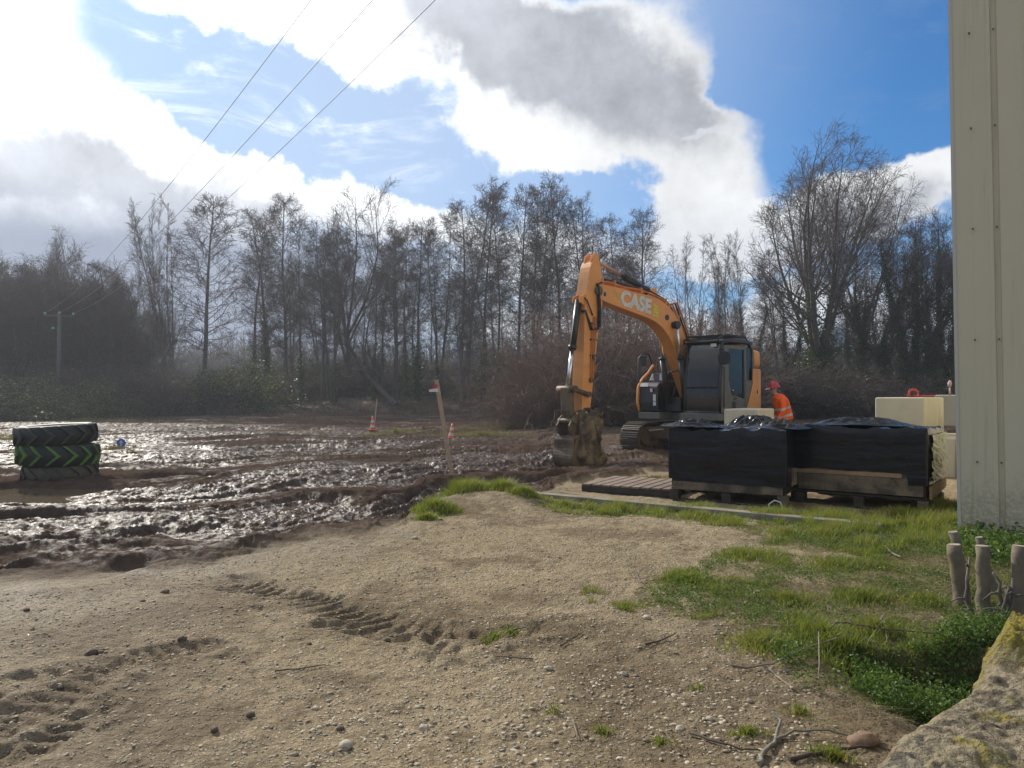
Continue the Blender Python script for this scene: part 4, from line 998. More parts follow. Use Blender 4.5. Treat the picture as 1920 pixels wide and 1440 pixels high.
for y in (-.27, .27):
    p0, p1 = Vector((.98, BY + y, 1.32)), Vector((1.36, BY + y, 3.25)); m_ = p0 + (p1 - p0) * .60
    c = MB().cyl(p0, m_, .075, n=18).cyl(m_ - (p1 - p0) * .03, m_, .088, n=18).build('boom_cylinder', black_p, EX)
    MB().cyl(m_, p1, .037, n=14).build('rod', chrome, c)
    MB().cyl(p1 + Vector((0, -.05, 0)), p1 + Vector((0, .05, 0)), .095, n=18).build('rod_eye', black_p, c)
# arm
SCL = [(4.12, 4.50, .10), (4.17, 4.32, .18), (4.20, 3.85, .26), (4.25, 3.45, .27), (4.33, 2.9, .225), (4.42, 2.0, .18), (4.50, 1.28, .14), (4.52, 1.12, .11)]
sp_, SUP, SDN = band(smoothcl(SCL, 4))
b = MB(); b.prism(sp_, BY - .155, BY + .155); arm = b.build('arm', orange, EX, .012)
b = MB(); b.cyl((4.12, BY - .21, 3.83), (4.12, BY + .21, 3.83), .11, n=18); b.build('pin', steel_mud, arm)
b = MB(); b.prism([(4.02, 4.35), (4.02, 4.62), (4.12, 4.70), (4.26, 4.60), (4.30, 4.45)], BY - .11, BY - .08); b.prism([(4.02, 4.35), (4.02, 4.62), (4.12, 4.70), (4.26, 4.60), (4.30, 4.45)], BY + .08, BY + .11); b.build('arm_head', orange, arm, .006)
for k in range(3):
    y = BY + .165
    pts = [(4.17 + .05 * k, y, 3.25), (4.20 + .05 * k, y + .02, 3.05), (4.26 + .05 * k, y + .01, 2.4), (4.24 + .07 * k, y + .01, 2.1 - .1 * k), (4.33 + .02 * k, y, 1.88)]
    MB().tube(pts, .014, 6).build('pipe', orange_dull, arm)
for z_ in (3.1, 2.75, 2.4): MB().box((4.28, BY + .165, z_), (.2, .04, .035)).build('pipe_clamp', rubber, arm)
b = MB(); b.box((4.36, BY + .18, 1.86), (.11, .07, .09)); b.box((4.30, BY + .18, 2.36), (.06, .05, .13), (0, .3, 0)); b.build('coupling', steel_mud, arm, .01)
MB().tube([(4.30, BY + .17, 3.28), (4.42, BY + .20, 3.42), (4.50, BY + .18, 3.60), (4.52, BY + .1, 3.66)], .016, 6).build('hose', rubber, arm)
# arm cylinder on top of the boom
p0, p1 = Vector((2.05, BY, 4.02)), Vector((4.10, BY, 4.56)); m_ = p0 + (p1 - p0) * .52
c = MB().cyl(p0, m_, .078, n=18).cyl(m_ - (p1 - p0) * .03, m_ + (p1 - p0) * .01, .10, n=18).build('arm_cylinder', black_p, EX)
MB().cyl(m_, p1, .042, n=14).build('rod', pbr('rod_dull', (.50, .30, .20), .4, metal=.3), c)
b = MB(); b.prism([(1.80, 3.82), (2.3, 3.86), (2.12, 4.10), (1.98, 4.10)], BY - .11, BY - .08); b.prism([(1.80, 3.82), (2.3, 3.86), (2.12, 4.10), (1.98, 4.10)], BY + .08, BY + .11); b.build('cylinder_bracket', orange, boom, .005)
# bucket cylinder and linkage
p0, p1 = Vector((4.58, BY, 3.60)), Vector((4.93, BY, 1.66)); m_ = p0 + (p1 - p0) * .56
c = MB().cyl(p0, m_, .075, n=18).cyl(m_ - (p1 - p0) * .05, m_, .09, n=18).build('bucket_cylinder', black_p, EX)
MB().cyl(m_, p1, .045, n=14).build('rod', chrome, c)
MB().tube([p0 + Vector((.10, .02, -.1)), p0.lerp(p1, .3) + Vector((.10, .02, 0)), m_ + Vector((.10, .02, .05))], .014, 6).build('pipe', pbr('pipe_bright', (.6, .6, .6), .3, metal=.5), c)
b = MB(); b.prism([(4.44, 3.45), (4.44, 3.75), (4.64, 3.68), (4.66, 3.55)], BY - .12, BY - .085); b.prism([(4.44, 3.45), (4.44, 3.75), (4.64, 3.68), (4.66, 3.55)], BY + .085, BY + .12); b.build('cylinder_bracket', orange, arm, .005)
b = MB()
for y in (-.19, .19):
    b.tube([(4.94, BY + y, 1.66), (4.70, BY + y, 1.60), (4.47, BY + y, 1.55)], .055, 8)
b.cyl((4.94, BY - .26, 1.66), (4.94, BY + .26, 1.66), .075, n=16); b.cyl((4.47, BY - .24, 1.55), (4.47, BY + .24, 1.55), .06, n=16); b.build('link', steel_mud, EX)
b = MB(); b.prism([(4.86, 1.72), (5.02, 1.70), (5.00, 1.2), (4.93, .98), (4.84, 1.0), (4.84, 1.3)], BY - .13, BY + .13); b.build('push_link', steel_mud, EX, .02)
# bucket
BC = [(4.46, 1.22), (4.62, 1.20), (4.90, 1.06), (5.06, .88), (5.05, .72), (4.97, .60), (5.03, .40), (5.08, .18), (5.00, .02), (4.86, -.09), (4.62, -.13), (4.30, -.06), (4.16, .0), (4.30, .30), (4.34, .62), (4.34, 1.0)]
b = MB()
for s in (-1, 1): b.prism([(x, z_) for x, z_ in BC[5:] + [(4.5, 1.05), (4.8, .75)]], BY + s * .28 - .018, BY + s * .28 + .018)
shell = smooth_loop([BC[k] for k in range(5, 12)], 4)[:24]
for (x0, z0_), (x1, z1_) in zip(shell[:-1], shell[1:]):
    l = math.hypot(x1 - x0, z1_ - z0_); nx, nz = -(z1_ - z0_) / l * .02, (x1 - x0) / l * .02
    b.prism([(x0 + nx, z0_ + nz), (x1 + nx, z1_ + nz), (x1 - nx, z1_ - nz), (x0 - nx, z0_ - nz)], BY - .29, BY + .29)
bucket = b.build('bucket', steel_mud, EX, .008)
b = MB()
for s in (-1, 1): b.prism([(4.44, 1.25), (4.62, 1.24), (4.95, 1.08), (5.08, .88), (5.05, .72), (4.9, .62), (4.6, .58), (4.36, .8), (4.38, 1.1)], BY + s * .18 - .02, BY + s * .18 + .02)
b.cyl((4.5, BY - .24, 1.14), (4.5, BY + .24, 1.14), .07, n=16); b.cyl((4.94, BY - .24, .98), (4.94, BY + .24, .98), .06, n=16)
b.prism([(4.36, .62), (4.9, .58), (4.97, .62), (4.95, .68), (4.4, .72)], BY - .31, BY + .31); b.build('hitch', steel_mud, bucket, .01)
# caked earth on the bucket side and in its mouth
def lumpy(pts, y0, y1, seed, name, parent, amp=.05, div=10):
    """rounded earth body with an uneven skin from a side profile"""
    n = len(pts); cx = sum(p_[0] for p_ in pts) / n; cz = sum(p_[1] for p_ in pts) / n; rng = np.random.default_rng(seed)
    rings = []
    for t in np.linspace(0, 1, div):
        sc = .90 + .10 * math.sin(math.pi * t) if 0 < t < 1 else .80
        for (x, z_) in smooth_loop(pts, 5):
            a = x - cx; c_ = z_ - cz; k = sc * (1 + (fbm(np.array([x * 7 + t * 5]), np.array([z_ * 7 + seed]), seed, 3)[0] - .5) * amp * 8)
            rings.append((cx + a * k, y0 + (y1 - y0) * t + (fbm(np.array([x * 6]), np.array([z_ * 6 + t * 4]), seed + 1, 3)[0] - .5) * amp * 2.2, cz + c_ * k))
    m = n * 5; b = MB()
    b.add(rings, [(i * m + k, i * m + (k + 1) % m, (i + 1) * m + (k + 1) % m, (i + 1) * m + k) for i in range(div - 1) for k in range(m)] + [tuple(range(m))[::-1], tuple(range((div - 1) * m, div * m))], True)
    return b.build(name, mud_cake, parent)
lumpy([(4.30, 1.12), (4.62, 1.25), (4.82, 1.0), (4.86, .55), (4.9, .2), (4.75, -.04), (4.35, .02), (4.30, .45), (4.28, .8)], BY + .16, BY + .42, 3, 'caked_mud', bucket, .10)
lumpy([(4.20, .5), (4.5, .66), (4.8, .4), (4.8, .05), (4.4, -.06), (4.02, .02)], BY - .30, BY + .40, 5, 'earth_fill', bucket, .09)
for k in range(4):
    y = BY - .27 + k * .18
    b = MB(); b.prism([(4.24, -.06), (4.20, .03), (3.98, .10), (4.10, -.01)], y - .035, y + .035); b.build('tooth', steel_mud, bucket, .006)

for k in range(4):                            # hoses that loop from the body up to the boom foot
    y = BY - .10 + k * .07
    MB().tube([(.30, y - .05, 1.55), (.35, y, 2.05 + .05 * k), (.62, y + .02, 2.60 + .04 * k), (.95, y, 2.98), (1.25, y, 3.38)], .022, 7).build('hose', rubber, boom)
MB().tube([(1.05, BY - .27, 1.9), (1.12, BY - .10, 2.1), (1.10, BY + .10, 2.15), (1.04, BY + .27, 1.95)], .02, 7).build('hose', rubber, boom)
for (x, z_, w_, h_) in ((3.9, 3.78, .07, .09), (1.15, 2.6, .08, .12)):
    MB().box((x, BY + .173, z_), (w_, .004, h_), (0, sl, 0)).build('sticker', black_p if x > 3 else white_m, boom)
for (x, z_) in ((1.05, 1.25), (1.05, 1.35)): MB().box((x - .5, 1.236, z_ + .2), (.10, .004, .05)).build('sticker', black_p, EX)
# ------------------------------------------------------------ wrapped crates
film = pbr('black_film', (.010, .011, .015), .20, var=.2, vscale=3, spec=.3, bump=.12, bscale=7, bdist=.02)
T = NT(film.node_tree); p_ = T.n['Principled BSDF']; co = T.coord('Object')
hh_ = T.math('ADD', T.noise(T.scale(co, (1.6, 1.6, 7)), 1.0, 6, .65, .8), T.math('MULTIPLY', T.noise(T.scale(co, (9, 9, 5)), 1.0, 5, .6, 1.5), .5))
T.put(p_.inputs['Normal'], T.bump(hh_, .42, .022)); p_.inputs['Roughness'].default_value = .16
film_g = pbr('clear_film', (.22, .24, .14), .3, var=.25, vscale=4, spec=.6, bump=.8, bscale=9, bdist=.03)
wood_old = pbr('old_wood', (.16, .125, .085), .8, var=.4, vscale=5, col2=(.055, .05, .035), c2lo=.45, c2hi=.62, bump=.4, bscale=25)
wood_new = pbr('pale_wood', (.30, .205, .12), .75, var=.3, vscale=4, col2=(.14, .11, .08), c2lo=.5, c2hi=.7, bump=.3, bscale=25)
wood_dark = pbr('wet_wood', (.040, .034, .026), .75, var=.4, vscale=5, bump=.4, bscale=25)

def film_shell(W_, D_, z0s, z1, seed, nx=90, ny=60, nz=26):
    """crumpled sheet over a box: top and four sides; z0s(u) gives the lower edge on the front"""
    V = []; F = []
    def n3(x, y, s, k=0): return fbm(x * s + k, y * s + seed, seed + k, 4) - .5
    def topz(x, y): return z1 + n3(x, y, 1.4, 3) * .10 + (1 - np.abs(n3(x, y, 3.5)) * 6) * .022 + n3(x, y, 11, 5) * .02
    def grid(fn, a, c_):
        o = sum(len(v) for v in V); u, v = np.meshgrid(np.linspace(0, 1, a + 1), np.linspace(0, 1, c_ + 1)); V.append(np.stack(fn(u, v), -1).reshape(-1, 3))
        idx = np.arange((a + 1) * (c_ + 1)).reshape(c_ + 1, a + 1) + o
        F.append(np.stack([idx[:-1, :-1], idx[:-1, 1:], idx[1:, 1:], idx[1:, :-1]], -1).reshape(-1, 4))
    grid(lambda u, v: (u * W_, v * D_, topz(u * W_, v * D_)), nx, ny)
    def side(p0, p1, nrm, zlo):
        def fn(u, v):
            x = p0[0] + (p1[0] - p0[0]) * u; y = p0[1] + (p1[1] - p0[1]) * u; zt = topz(x, y)
            zb = zlo(u) + n3(u * 4 + nrm[0], 0 * u + 7.7, 1.2, 9) * .05; z_ = zt + (zb - zt) * v; e = np.sin(np.minimum(v * 6, 1) * math.pi / 2)
            d = (e * .010 + (1 - np.abs(n3(u * 1.2 + z_ * .3, z_ * 6, 1.3, 11)) * 6) * .004 * e + n3(u * 3, z_ * 2, 1, 13) * .022 * e) * ((u > 0) & (u < 1))
            return x + nrm[0] * d, y + nrm[1] * d, z_
        grid(fn, nx if abs(p1[0] - p0[0]) > .1 else ny, nz)
    side((0, 0), (W_, 0), (0, -1), z0s); side((W_, 0), (W_, D_), (1, 0), lambda u: z0s(u * 0 + 1)); side((W_, D_), (0, D_), (0, 1), lambda u: z0s(u * 0 + .5)); side((0, D_), (0, 0), (-1, 0), lambda u: z0s(u * 0))
    return np.vstack(V), np.vstack(F)
def crate(loc, rz, W_, D_, H_, zlo, seed, label, style):
    o = empty('wrapped_crate', loc, rz, label, 'crate', 'black wrapped crates by the kerb')
    V, F = film_shell(W_, D_, zlo, H_, seed); f = mesh_np('film', V, F, film, o, smooth=True)
    w1 = wood_old if style == 1 else wood_new
    b = MB(); b.box((W_ / 2, .02, .205 if style == 1 else .30), (W_ - .1, .035, .11 if style == 1 else .21)); b.box((W_ / 2, .05, .47), (W_ - .1, .05, .22)); b.build('side_board', wood_old if style == 1 else wood_old, o, .005)
    if style == 2: MB().box((W_ * .42, .012, .435), (W_ * .8, .03, .055)).build('side_board', wood_new, o, .005)
    for x in (.06, W_ / 2, W_ - .06):
        for y in (.09, D_ - .09): MB().box((x, y, .075), (.12, .14, .14)).build('foot_block', wood_dark if x < W_ / 2 + .1 else wood_old, o, .006)
    b = MB(); b.box((W_ / 2, D_ / 2, .165), (W_ - .04, D_ - .08, .03)); b.box((W_ / 2, .08, .01), (W_, .1, .02)); b.box((W_ / 2, D_ - .08, .01), (W_, .1, .02)); b.build('pallet_deck', wood_dark, o, .004)
    b = MB(); b.box((W_ / 2, D_ / 2, .56), (W_ - .06, D_ - .06, .74)); b.build('load', wood_dark, o)
    return o
c1 = crate((2.13, 10.15, -.01), rad(-30), 1.52, 1.15, .97, lambda u: .30 - .05 * u, 31, 'black plastic wrapped crate beside the slatted deck', 1)
c2 = crate((3.72, 9.86, -.01), rad(-38), 1.56, 1.20, 1.0, lambda u: np.where(u < .86, .47, .33), 37, 'black plastic wrapped crate beside the pale cladding', 2)
# the clear film on the flank of the second crate, and its planks
u, v = np.meshgrid(np.linspace(0, 1, 50), np.linspace(0, 1, 40)); Vc = np.stack([1.60 + .05 * (fbm(u * 5, v * 14 + u * 4, 3, 4) - .5), .06 + u * 1.1, .36 + v * .58], -1).reshape(-1, 3); idx = np.arange(2000).reshape(40, 50)
mesh_np('clear_film', Vc, np.stack([idx[:-1, :-1], idx[:-1, 1:], idx[1:, 1:], idx[1:, :-1]], -1).reshape(-1, 4), film_g, c2, smooth=True)
MB().box((1.575, .62, .27), (.03, 1.1, .16), (rad(3), 0, 0)).build('side_board', wood_new, c2, .004)
# crumpled loose film between and on the crates
def crumple(c, rx, ry, h_, seed, label, rz=0):
    n = 46; U, Vv = np.meshgrid(np.linspace(-1, 1, n), np.linspace(-1, 1, n)); d = np.hypot(U, Vv)
    ridge = (1 - np.abs(fbm(U * 2.3 + seed, Vv * 2.3, seed, 4, .6) - .5) * 5)
    Z = h_ * (.35 + .65 * ridge) * sstep(d, 1.15, .35) + .004
    X_ = U * rx * (1 + .15 * (fbm(U * 2, Vv * 2, seed + 3, 2) - .5)); Y_ = Vv * ry
    Vn = np.stack([X_ * math.cos(rz) - Y_ * math.sin(rz), X_ * math.sin(rz) + Y_ * math.cos(rz), Z], -1).reshape(-1, 3) + np.array(c)
    idx = np.arange(n * n).reshape(n, n); keep = (d[:-1, :-1] < 1.05 + .2 * (vnoise(U * 3, Vv * 3, seed)[:-1, :-1]))
    Fn = np.stack([idx[:-1, :-1], idx[:-1, 1:], idx[1:, 1:], idx[1:, :-1]], -1)[keep]
    o = mesh_np('loose_film', Vn, Fn, film, smooth=True)
    s = o.modifiers.new('thick', 'SOLIDIFY'); s.thickness = .004
    return tag(o, label, 'plastic film')
crumple((2.42, 10.12, .985), .42, .22, .11, 3, 'crumpled black film bunched on the corner of the crate by the deck', rad(-30))
crumple((3.50, 9.72, .975), .36, .26, .12, 8, 'black film bunched over the gap between the two crates', rad(-30))
crumple((4.55, 9.75, 1.02), .62, .35, .10, 14, 'wrinkled shiny film heaped on the crate by the pale cladding', rad(-30))
crumple((3.35, 10.35, .97), .40, .28, .16, 21, 'dark film fold rising in front of the low concrete block', rad(-30))

# ------------------------------------------------------------ slatted deck and kerb
a0 = G(1090, 921); a0.z = .0
o = empty('pallet', (a0.x, a0.y, -.02), rad(-30), 'weathered slatted timber pallet lying beside the crates', 'pallet')
for k in range(9): MB().box((.075 + k * .152, .62, .115), (.125, 1.24, .025), (0, 0, rad(random.uniform(-.4, .4)))).build('slat', pbr('deck_wood', (.215, .155, .115), .8, var=.35, vscale=4, bump=.3, bscale=30), o, .004)
for y in (.05, .62, 1.19): MB().box((.68, y, .055), (1.36, .09, .095)).build('bearer', wood_dark, o, .004)
k0, k1 = G(1000, 931), G(1655, 993)
d = (k1 - k0); L = math.hypot(d.x, d.y); b = MB(); n = 30
for i in range(n):
    t = (i + .5) / n
    pass
o = MB().box((L / 2, 0, 0), (L, .16, .14)).build('kerb', pbr('kerb_concrete', (.235, .205, .155), .85, var=.25, vscale=3, col2=(.13, .13, .07), c2lo=.5, c2hi=.7, bump=.4, bscale=25), None, .012)
o.location = (k0.x, k0.y, .0); o.rotation_euler = (0, 0, math.atan2(d.y, d.x)); tag(o, 'long low concrete kerb running in front of the crates', 'kerb', kind='structure')
p0 = G(1455, 960); b = MB(); b.tube([(p0.x - .1, p0.y, .0), (p0.x - .08, p0.y, .09), (p0.x - .02, p0.y, .13), (p0.x + .05, p0.y - .01, .11), (p0.x + .08, p0.y - .02, .02)], .008, 6)
tag(b.build('cable_loop', white_m), 'pale cable loop sticking up behind the kerb', 'cable')

# ------------------------------------------------------------ concrete blocks
conc = pbr('cream_concrete', (.52, .49, .385), .85, var=.12, vscale=1.5, col2=(.36, .31, .22), c2lo=.52, c2hi=.75, bump=.25, bscale=18)
def block(px0, px1, Y, zt, zb, dep, rz, label, stain=False):
    a = at(px0, 720, Y); c_ = at(px1, 720, Y); w_ = (c_.x - a.x)
    b = MB(); b.box((w_ / 2, dep / 2, (zt + zb) / 2), (w_, dep, zt - zb)); o = b.build('concrete_block', conc, None, .05, 3)
    o.location = (a.x, Y, 0); o.rotation_euler = (0, 0, rz); return tag(o, label, 'concrete block')
def kblock(pxk, Y, L_, W_, zt, zb, rz, label):
    """block placed by its near vertical edge: L_ runs to the near side's start, W_ back along the flank"""
    k = at(pxk, 720, Y); b = MB(); b.box((-L_ / 2, W_ / 2, (zt + zb) / 2), (L_, W_, zt - zb)); o = b.build('concrete_block', conc, None, .03, 3)
    o.location = (k.x, Y, 0); o.rotation_euler = (0, 0, rz); return tag(o, label, 'concrete block')
kblock(1420, 13.3, .61, 1.06, 1.16, -.15, rad(-35), 'low cream concrete block between the first crate and the cab')
kblock(1733, 13.0, .80, 1.70, 1.37, .70, rad(-40), 'cream concrete block on the upper course, with a coiled red strap on it')
kblock(1790, 12.7, 1.5, 1.9, .68, -.1, rad(-40), 'cream concrete block of the lower course carrying the one with the strap')
kblock(1842, 16.6, .95, .8, 1.42, .70, rad(-40), 'cream concrete block behind the strap one, partly hidden by the cladding')
q = at(1713, 738, 13.7); b = MB()
for k in range(3): b.tube([(q.x + .09 * math.cos(t * .6 + k), q.y, 1.43 + .075 * math.sin(t * .6 + k) + .01 * k) for t in range(12)], .014, 6)
b.tube([(q.x - .08, q.y, 1.44), (q.x - .16, q.y - .05, 1.385), (q.x + .30, q.y - .02, 1.40), (q.x + .42, q.y + .04, 1.40)], .013, 6)
tag(b.build('lifting_strap', pbr('red_webbing', (.45, .05, .045), .6)), 'coiled red strap lying on the stained concrete block', 'strap')
q = at(1781, 730, 15.6); b = MB(); b.tube([(q.x, q.y, 1.40), (q.x, q.y, 1.60)], .018, 8); b.tube([(q.x - .01, q.y, 1.58), (q.x, q.y, 1.66), (q.x + .01, q.y, 1.72)], [.03, .045, .02], 8)
tag(b.build('marker_peg', pbr('pink_paint', (.55, .38, .36), .6)), 'pale pink peg standing on the block by the cladding', 'peg')

# ------------------------------------------------------------ tractor tyres
tyre_m = pbr('tyre_rubber', (.022, .026, .020), .55, var=.3, vscale=3, col2=(.05, .065, .03), c2lo=.5, c2hi=.75, spec=.4, bump=.2, bscale=30)
tyre_l = pbr('tyre_lug_black', (.042, .048, .038), .5, var=.4, vscale=3, spec=.45)
lug_m = pbr('tyre_lug', (.095, .21, .03), .55, var=.6, vscale=3.5, col2=(.12, .12, .07), c2lo=.5, c2hi=.7, spec=.45)
tyre_mud = pbr('tyre_muddy', (.085, .066, .045), .6, var=.4, vscale=3, col2=(.045, .055, .025), c2lo=.45, c2hi=.65, bump=.6, bscale=15)
def tyre(c, R_, w_, tilt, label, m1, m2, phase=0.0, flip=1):
    o = empty('tractor_tyre', c, 0, label, 'tyre', 'stacked tractor tyres'); o.rotation_euler = tilt
    h_ = w_ / 2; prof_ = [(R_ * .62, -h_ * .62), (R_ * .70, -h_ * .96), (R_ * .88, -h_), (R_ * .955, -h_ * .82), (R_ * .965, 0), (R_ * .955, h_ * .82), (R_ * .88, h_), (R_ * .70, h_ * .96), (R_ * .62, h_ * .62), (R_ * .60, 0), (R_ * .62, -h_ * .62)]
    MB().lathe(prof_, n=56).build('carcass', m1, o)
    b = MB(); n = 15
    for k in range(n):
        for s in (-1, 1):
            pts = []
            for q in range(6):
                t = q / 5; a = 2 * math.pi * (k + phase) / n + flip * (.26 - .30 * t ** 1.1); z_ = s * (h_ * 1.0 * t) - s * .012
                for wv_ in (-1, 1):
                    aa = a + wv_ * (.050 - .012 * t); r0 = R_ * .93; r1 = R_ * (1.035 - .03 * t * t)
                    pts += [(r0 * math.cos(aa), r0 * math.sin(aa), z_), (r1 * math.cos(aa), r1 * math.sin(aa), z_)]
            fs = []
            for q in range(5):
                i0, i1 = q * 4, q * 4 + 4
                fs += [(i0 + 1, i1 + 1, i1 + 3, i0 + 3), (i0, i1, i1 + 1, i0 + 1), (i0 + 2, i0 + 3, i1 + 3, i1 + 2)]
            fs += [(0, 1, 3, 2), (20, 22, 23, 21)]
            b.add(pts, fs)
    b.build('tread', m2, o, .006); return o
g0 = G(112, 903); gy = g0.y + .62
t1x = at(112, 720, gy).x
tyre((t1x + .03, gy, .04), .58, .34, (rad(1), rad(-1), 0), 'lowest tractor tyre of the stack, caked in brown mud and half sunk', tyre_mud, tyre_mud, .3)
tyre((t1x - .01, gy, .385), .63, .36, (rad(0), rad(1), .4), 'middle tractor tyre of the stack with green mould on its lugs', tyre_m, lug_m, .0)
tyre((t1x - .05, gy + .0, .725), .625, .345, (rad(-1.5), rad(-2.6), 1.1), 'topmost tractor tyre of the stack, plain black', tyre_m, tyre_l, .2, 1)

# ------------------------------------------------------------ stake, cones, round sign
wood_s = pbr('stake_wood', (.44, .32, .21), .8, var=.25, vscale=5, bump=.2, bscale=30)
f0 = G(850, 893); f1 = at(818, 712, f0.y - .05)
o = empty('flagged_stake', f0, 0, 'leaning wooden stake with a small red and white pennant', 'stake')
ax = (f1 - f0); b = MB(); a_ = Vector((1, 0, 0)); 
def post(p0, p1, w0, w1, d0=None):
    p0, p1 = Vector(p0), Vector(p1); t = (p1 - p0).normalized(); x_ = (Vector((1, 0, 0)) - t * t.x).normalized(); y_ = t.cross(x_); d0 = d0 or w0
    vs = [p0 + x_ * sx * w0 / 2 + y_ * sy * d0 / 2 for sx, sy in ((-1, -1), (1, -1), (1, 1), (-1, 1))] + [p1 + x_ * sx * w1 / 2 + y_ * sy * d0 / 2 for sx, sy in ((-1, -1), (1, -1), (1, 1), (-1, 1))]
    return vs, [(3, 2, 1, 0), (4, 5, 6, 7), (0, 1, 5, 4), (1, 2, 6, 5), (2, 3, 7, 6), (3, 0, 4, 7)]
b = MB(); b.add(*post((0, 0, -.1), ax, .068, .072, .035)); b.build('post', wood_s, o, .004)
pa = at(806, 722, f0.y - .05) - f0; tp = ax * .96; bt = ax * .875
b = MB(); tip_ = tp + Vector((-.14, -.02, -.105)); m1_ = tp.lerp(bt, .55)
b.add([tp + Vector((0, -.02, 0)), m1_ + Vector((0, -.02, 0)), tip_], [(0, 1, 2)]); b.cur = 1
b.add([m1_ + Vector((0, -.021, 0)), bt + Vector((0, -.02, 0)), bt + Vector((-.155, -.03, .0)), tip_ + Vector((0, 0, -.001))], [(0, 1, 2, 3)])
fl = b.build('pennant', [pbr('flag_red', (.55, .06, .08), .7), pbr('flag_white', (.72, .72, .72), .7)], o); s = fl.modifiers.new('t', 'SOLIDIFY'); s.thickness = .003
f0 = G(701, 806); f1 = at(707, 748, f0.y + .3); b = MB(); b.add(*post((0, 0, -.1), f1 - f0, .05, .05, .04)); o = b.build('survey_stake', wood_s, None, .004); o.location = f0; tag(o, 'plain thin wooden stake standing behind a traffic cone', 'stake')
cone_o = pbr('cone_orange', (.72, .13, .03), .5, var=.2, vscale=8, col2=(.30, .12, .06), c2lo=.55, c2hi=.8); cone_w = pbr('cone_white', (.62, .60, .56), .4, var=.2, vscale=8)
def cone(px, py, h_, tilt, label):
    p = G(px, py); o = empty('traffic_cone', p, .3, label, 'traffic cone', 'orange and white traffic cones'); o.rotation_euler = tilt
    MB().box((0, 0, .015), (h_ * .56, h_ * .56, .03)).build('base', cone_o, o, .008)
    zs = [.03, .2, .38, .55, .72, .97]; mats = [cone_o, cone_w, cone_o, cone_w, cone_o]
    R0 = lambda z_: h_ * (.20 - .155 * z_)
    for i in range(5):
        MB().lathe([(R0(zs[i]), zs[i] * h_), (R0(zs[i + 1]), zs[i + 1] * h_)] + ([(R0(zs[i + 1]) * .8, zs[i + 1] * h_)] if i == 4 else []), n=24).build('band' if mats[i] is cone_w else 'body', mats[i], o)
cone(698, 811, .56, (0, rad(2), 0), 'traffic cone standing in front of the thin plain stake')
cone(845, 823, .56, (0, rad(8), .5), 'traffic cone tilting just past the flagged stake')
p = G(227, 846); p.z += .12; o = empty('round_sign', p, 0, 'small blue round arrow sign half sunk in the mud past the tyres', 'sign')
d_ = at(227, 831, p.y) - p
MB().cyl((d_.x, .0, d_.z), (d_.x, .012, d_.z), .125, n=32).build('plate', pbr('sign_blue', (.04, .16, .50), .4, var=.1), o)
b = MB(); b.prism([(d_.x - .018, d_.z - .08), (d_.x + .018, d_.z - .08), (d_.x + .018, d_.z + .02), (d_.x + .06, d_.z - .0), (d_.x + .0, d_.z + .085), (d_.x - .06, d_.z + .0), (d_.x - .018, d_.z + .02)], -.004, -.001); b.build('arrow', cone_w, o)
MB().tube([(d_.x + .03, .03, -.3), (d_.x, .02, d_.z + .1)], .014, 6).build('post', steel_mud, o)

# ------------------------------------------------------------ utility pole and its cables
up = at(110, 745, 50); top = at(110, 588, 50)
o = empty('utility_pole', (up.x, 50, gz(up.x, 50) - .2), 0, 'grey utility pole with crossarm and glass insulators before the dark wood', 'utility pole')
hh = top.z - o.location.z; pole_m = pbr('pole_grey', (.08, .08, .078), .8, var=.2, vscale=2)
MB().cyl((0, 0, 0), (0, 0, hh), .17, .11, n=14).build('pole', pole_m, o)
MB().box((0, 0, hh - .15), (2.1, .1, .12), (0, rad(1.5), 0)).build('crossarm', pole_m, o, .01)
insm = pbr('glass_insulator', (.25, .55, .50), .12, spec=.8)
ins = []
for x, dz in ((-.97, .05), (0, .08), (.93, -.0), (-.42, -.95)):
    MB().lathe([(.0, .16), (.07, .15), (.09, .10), (.06, .07), (.11, .03), (.04, .0), (0, 0)], (x, 0, hh - .1 + dz), 14).build('insulator', insm, o); ins.append((x, 0, hh + dz))
cab_m = pbr('cable', (.25, .26, .28), .6)
mid = [(50.0, None), (22.5, 350, 390), (18.0, 455, 270), (12.3, 695, 0)]
for k, (dx, lab) in enumerate(((-1.02, 'uppermost overhead cable climbing from the pole'), (0.0, 'middle overhead cable climbing from the pole'), (1.03, 'lowest overhead cable climbing from the pole'))):
    P0 = Vector((o.location.x + ins[k][0], 50, o.location.z + ins[k][2]))
    kn = [P0]
    for Y, px, py in ((22.5, 350, 390), (18.0, 455, 270), (12.3, 695, 0)):
        v = at(px, py, Y); v.x += dx * (1 if k != 2 else 1.0); kn.append(v)
    kx = np.polyfit([v.y for v in kn], [v.x for v in kn], 1, w=[8, 1, 1, 1]); kz = np.polyfit([v.y for v in kn], [v.z for v in kn], 2, w=[8, 1, 1, 1])
    pts = [Vector((float(np.polyval(kx, y)), float(y), float(np.polyval(kz, y)))) for y in np.linspace(50, -20, 60)]
    tag(MB().tube(pts, .0072, 5).build('overhead_cable', cab_m), lab, 'cable', 'cables from the utility pole')

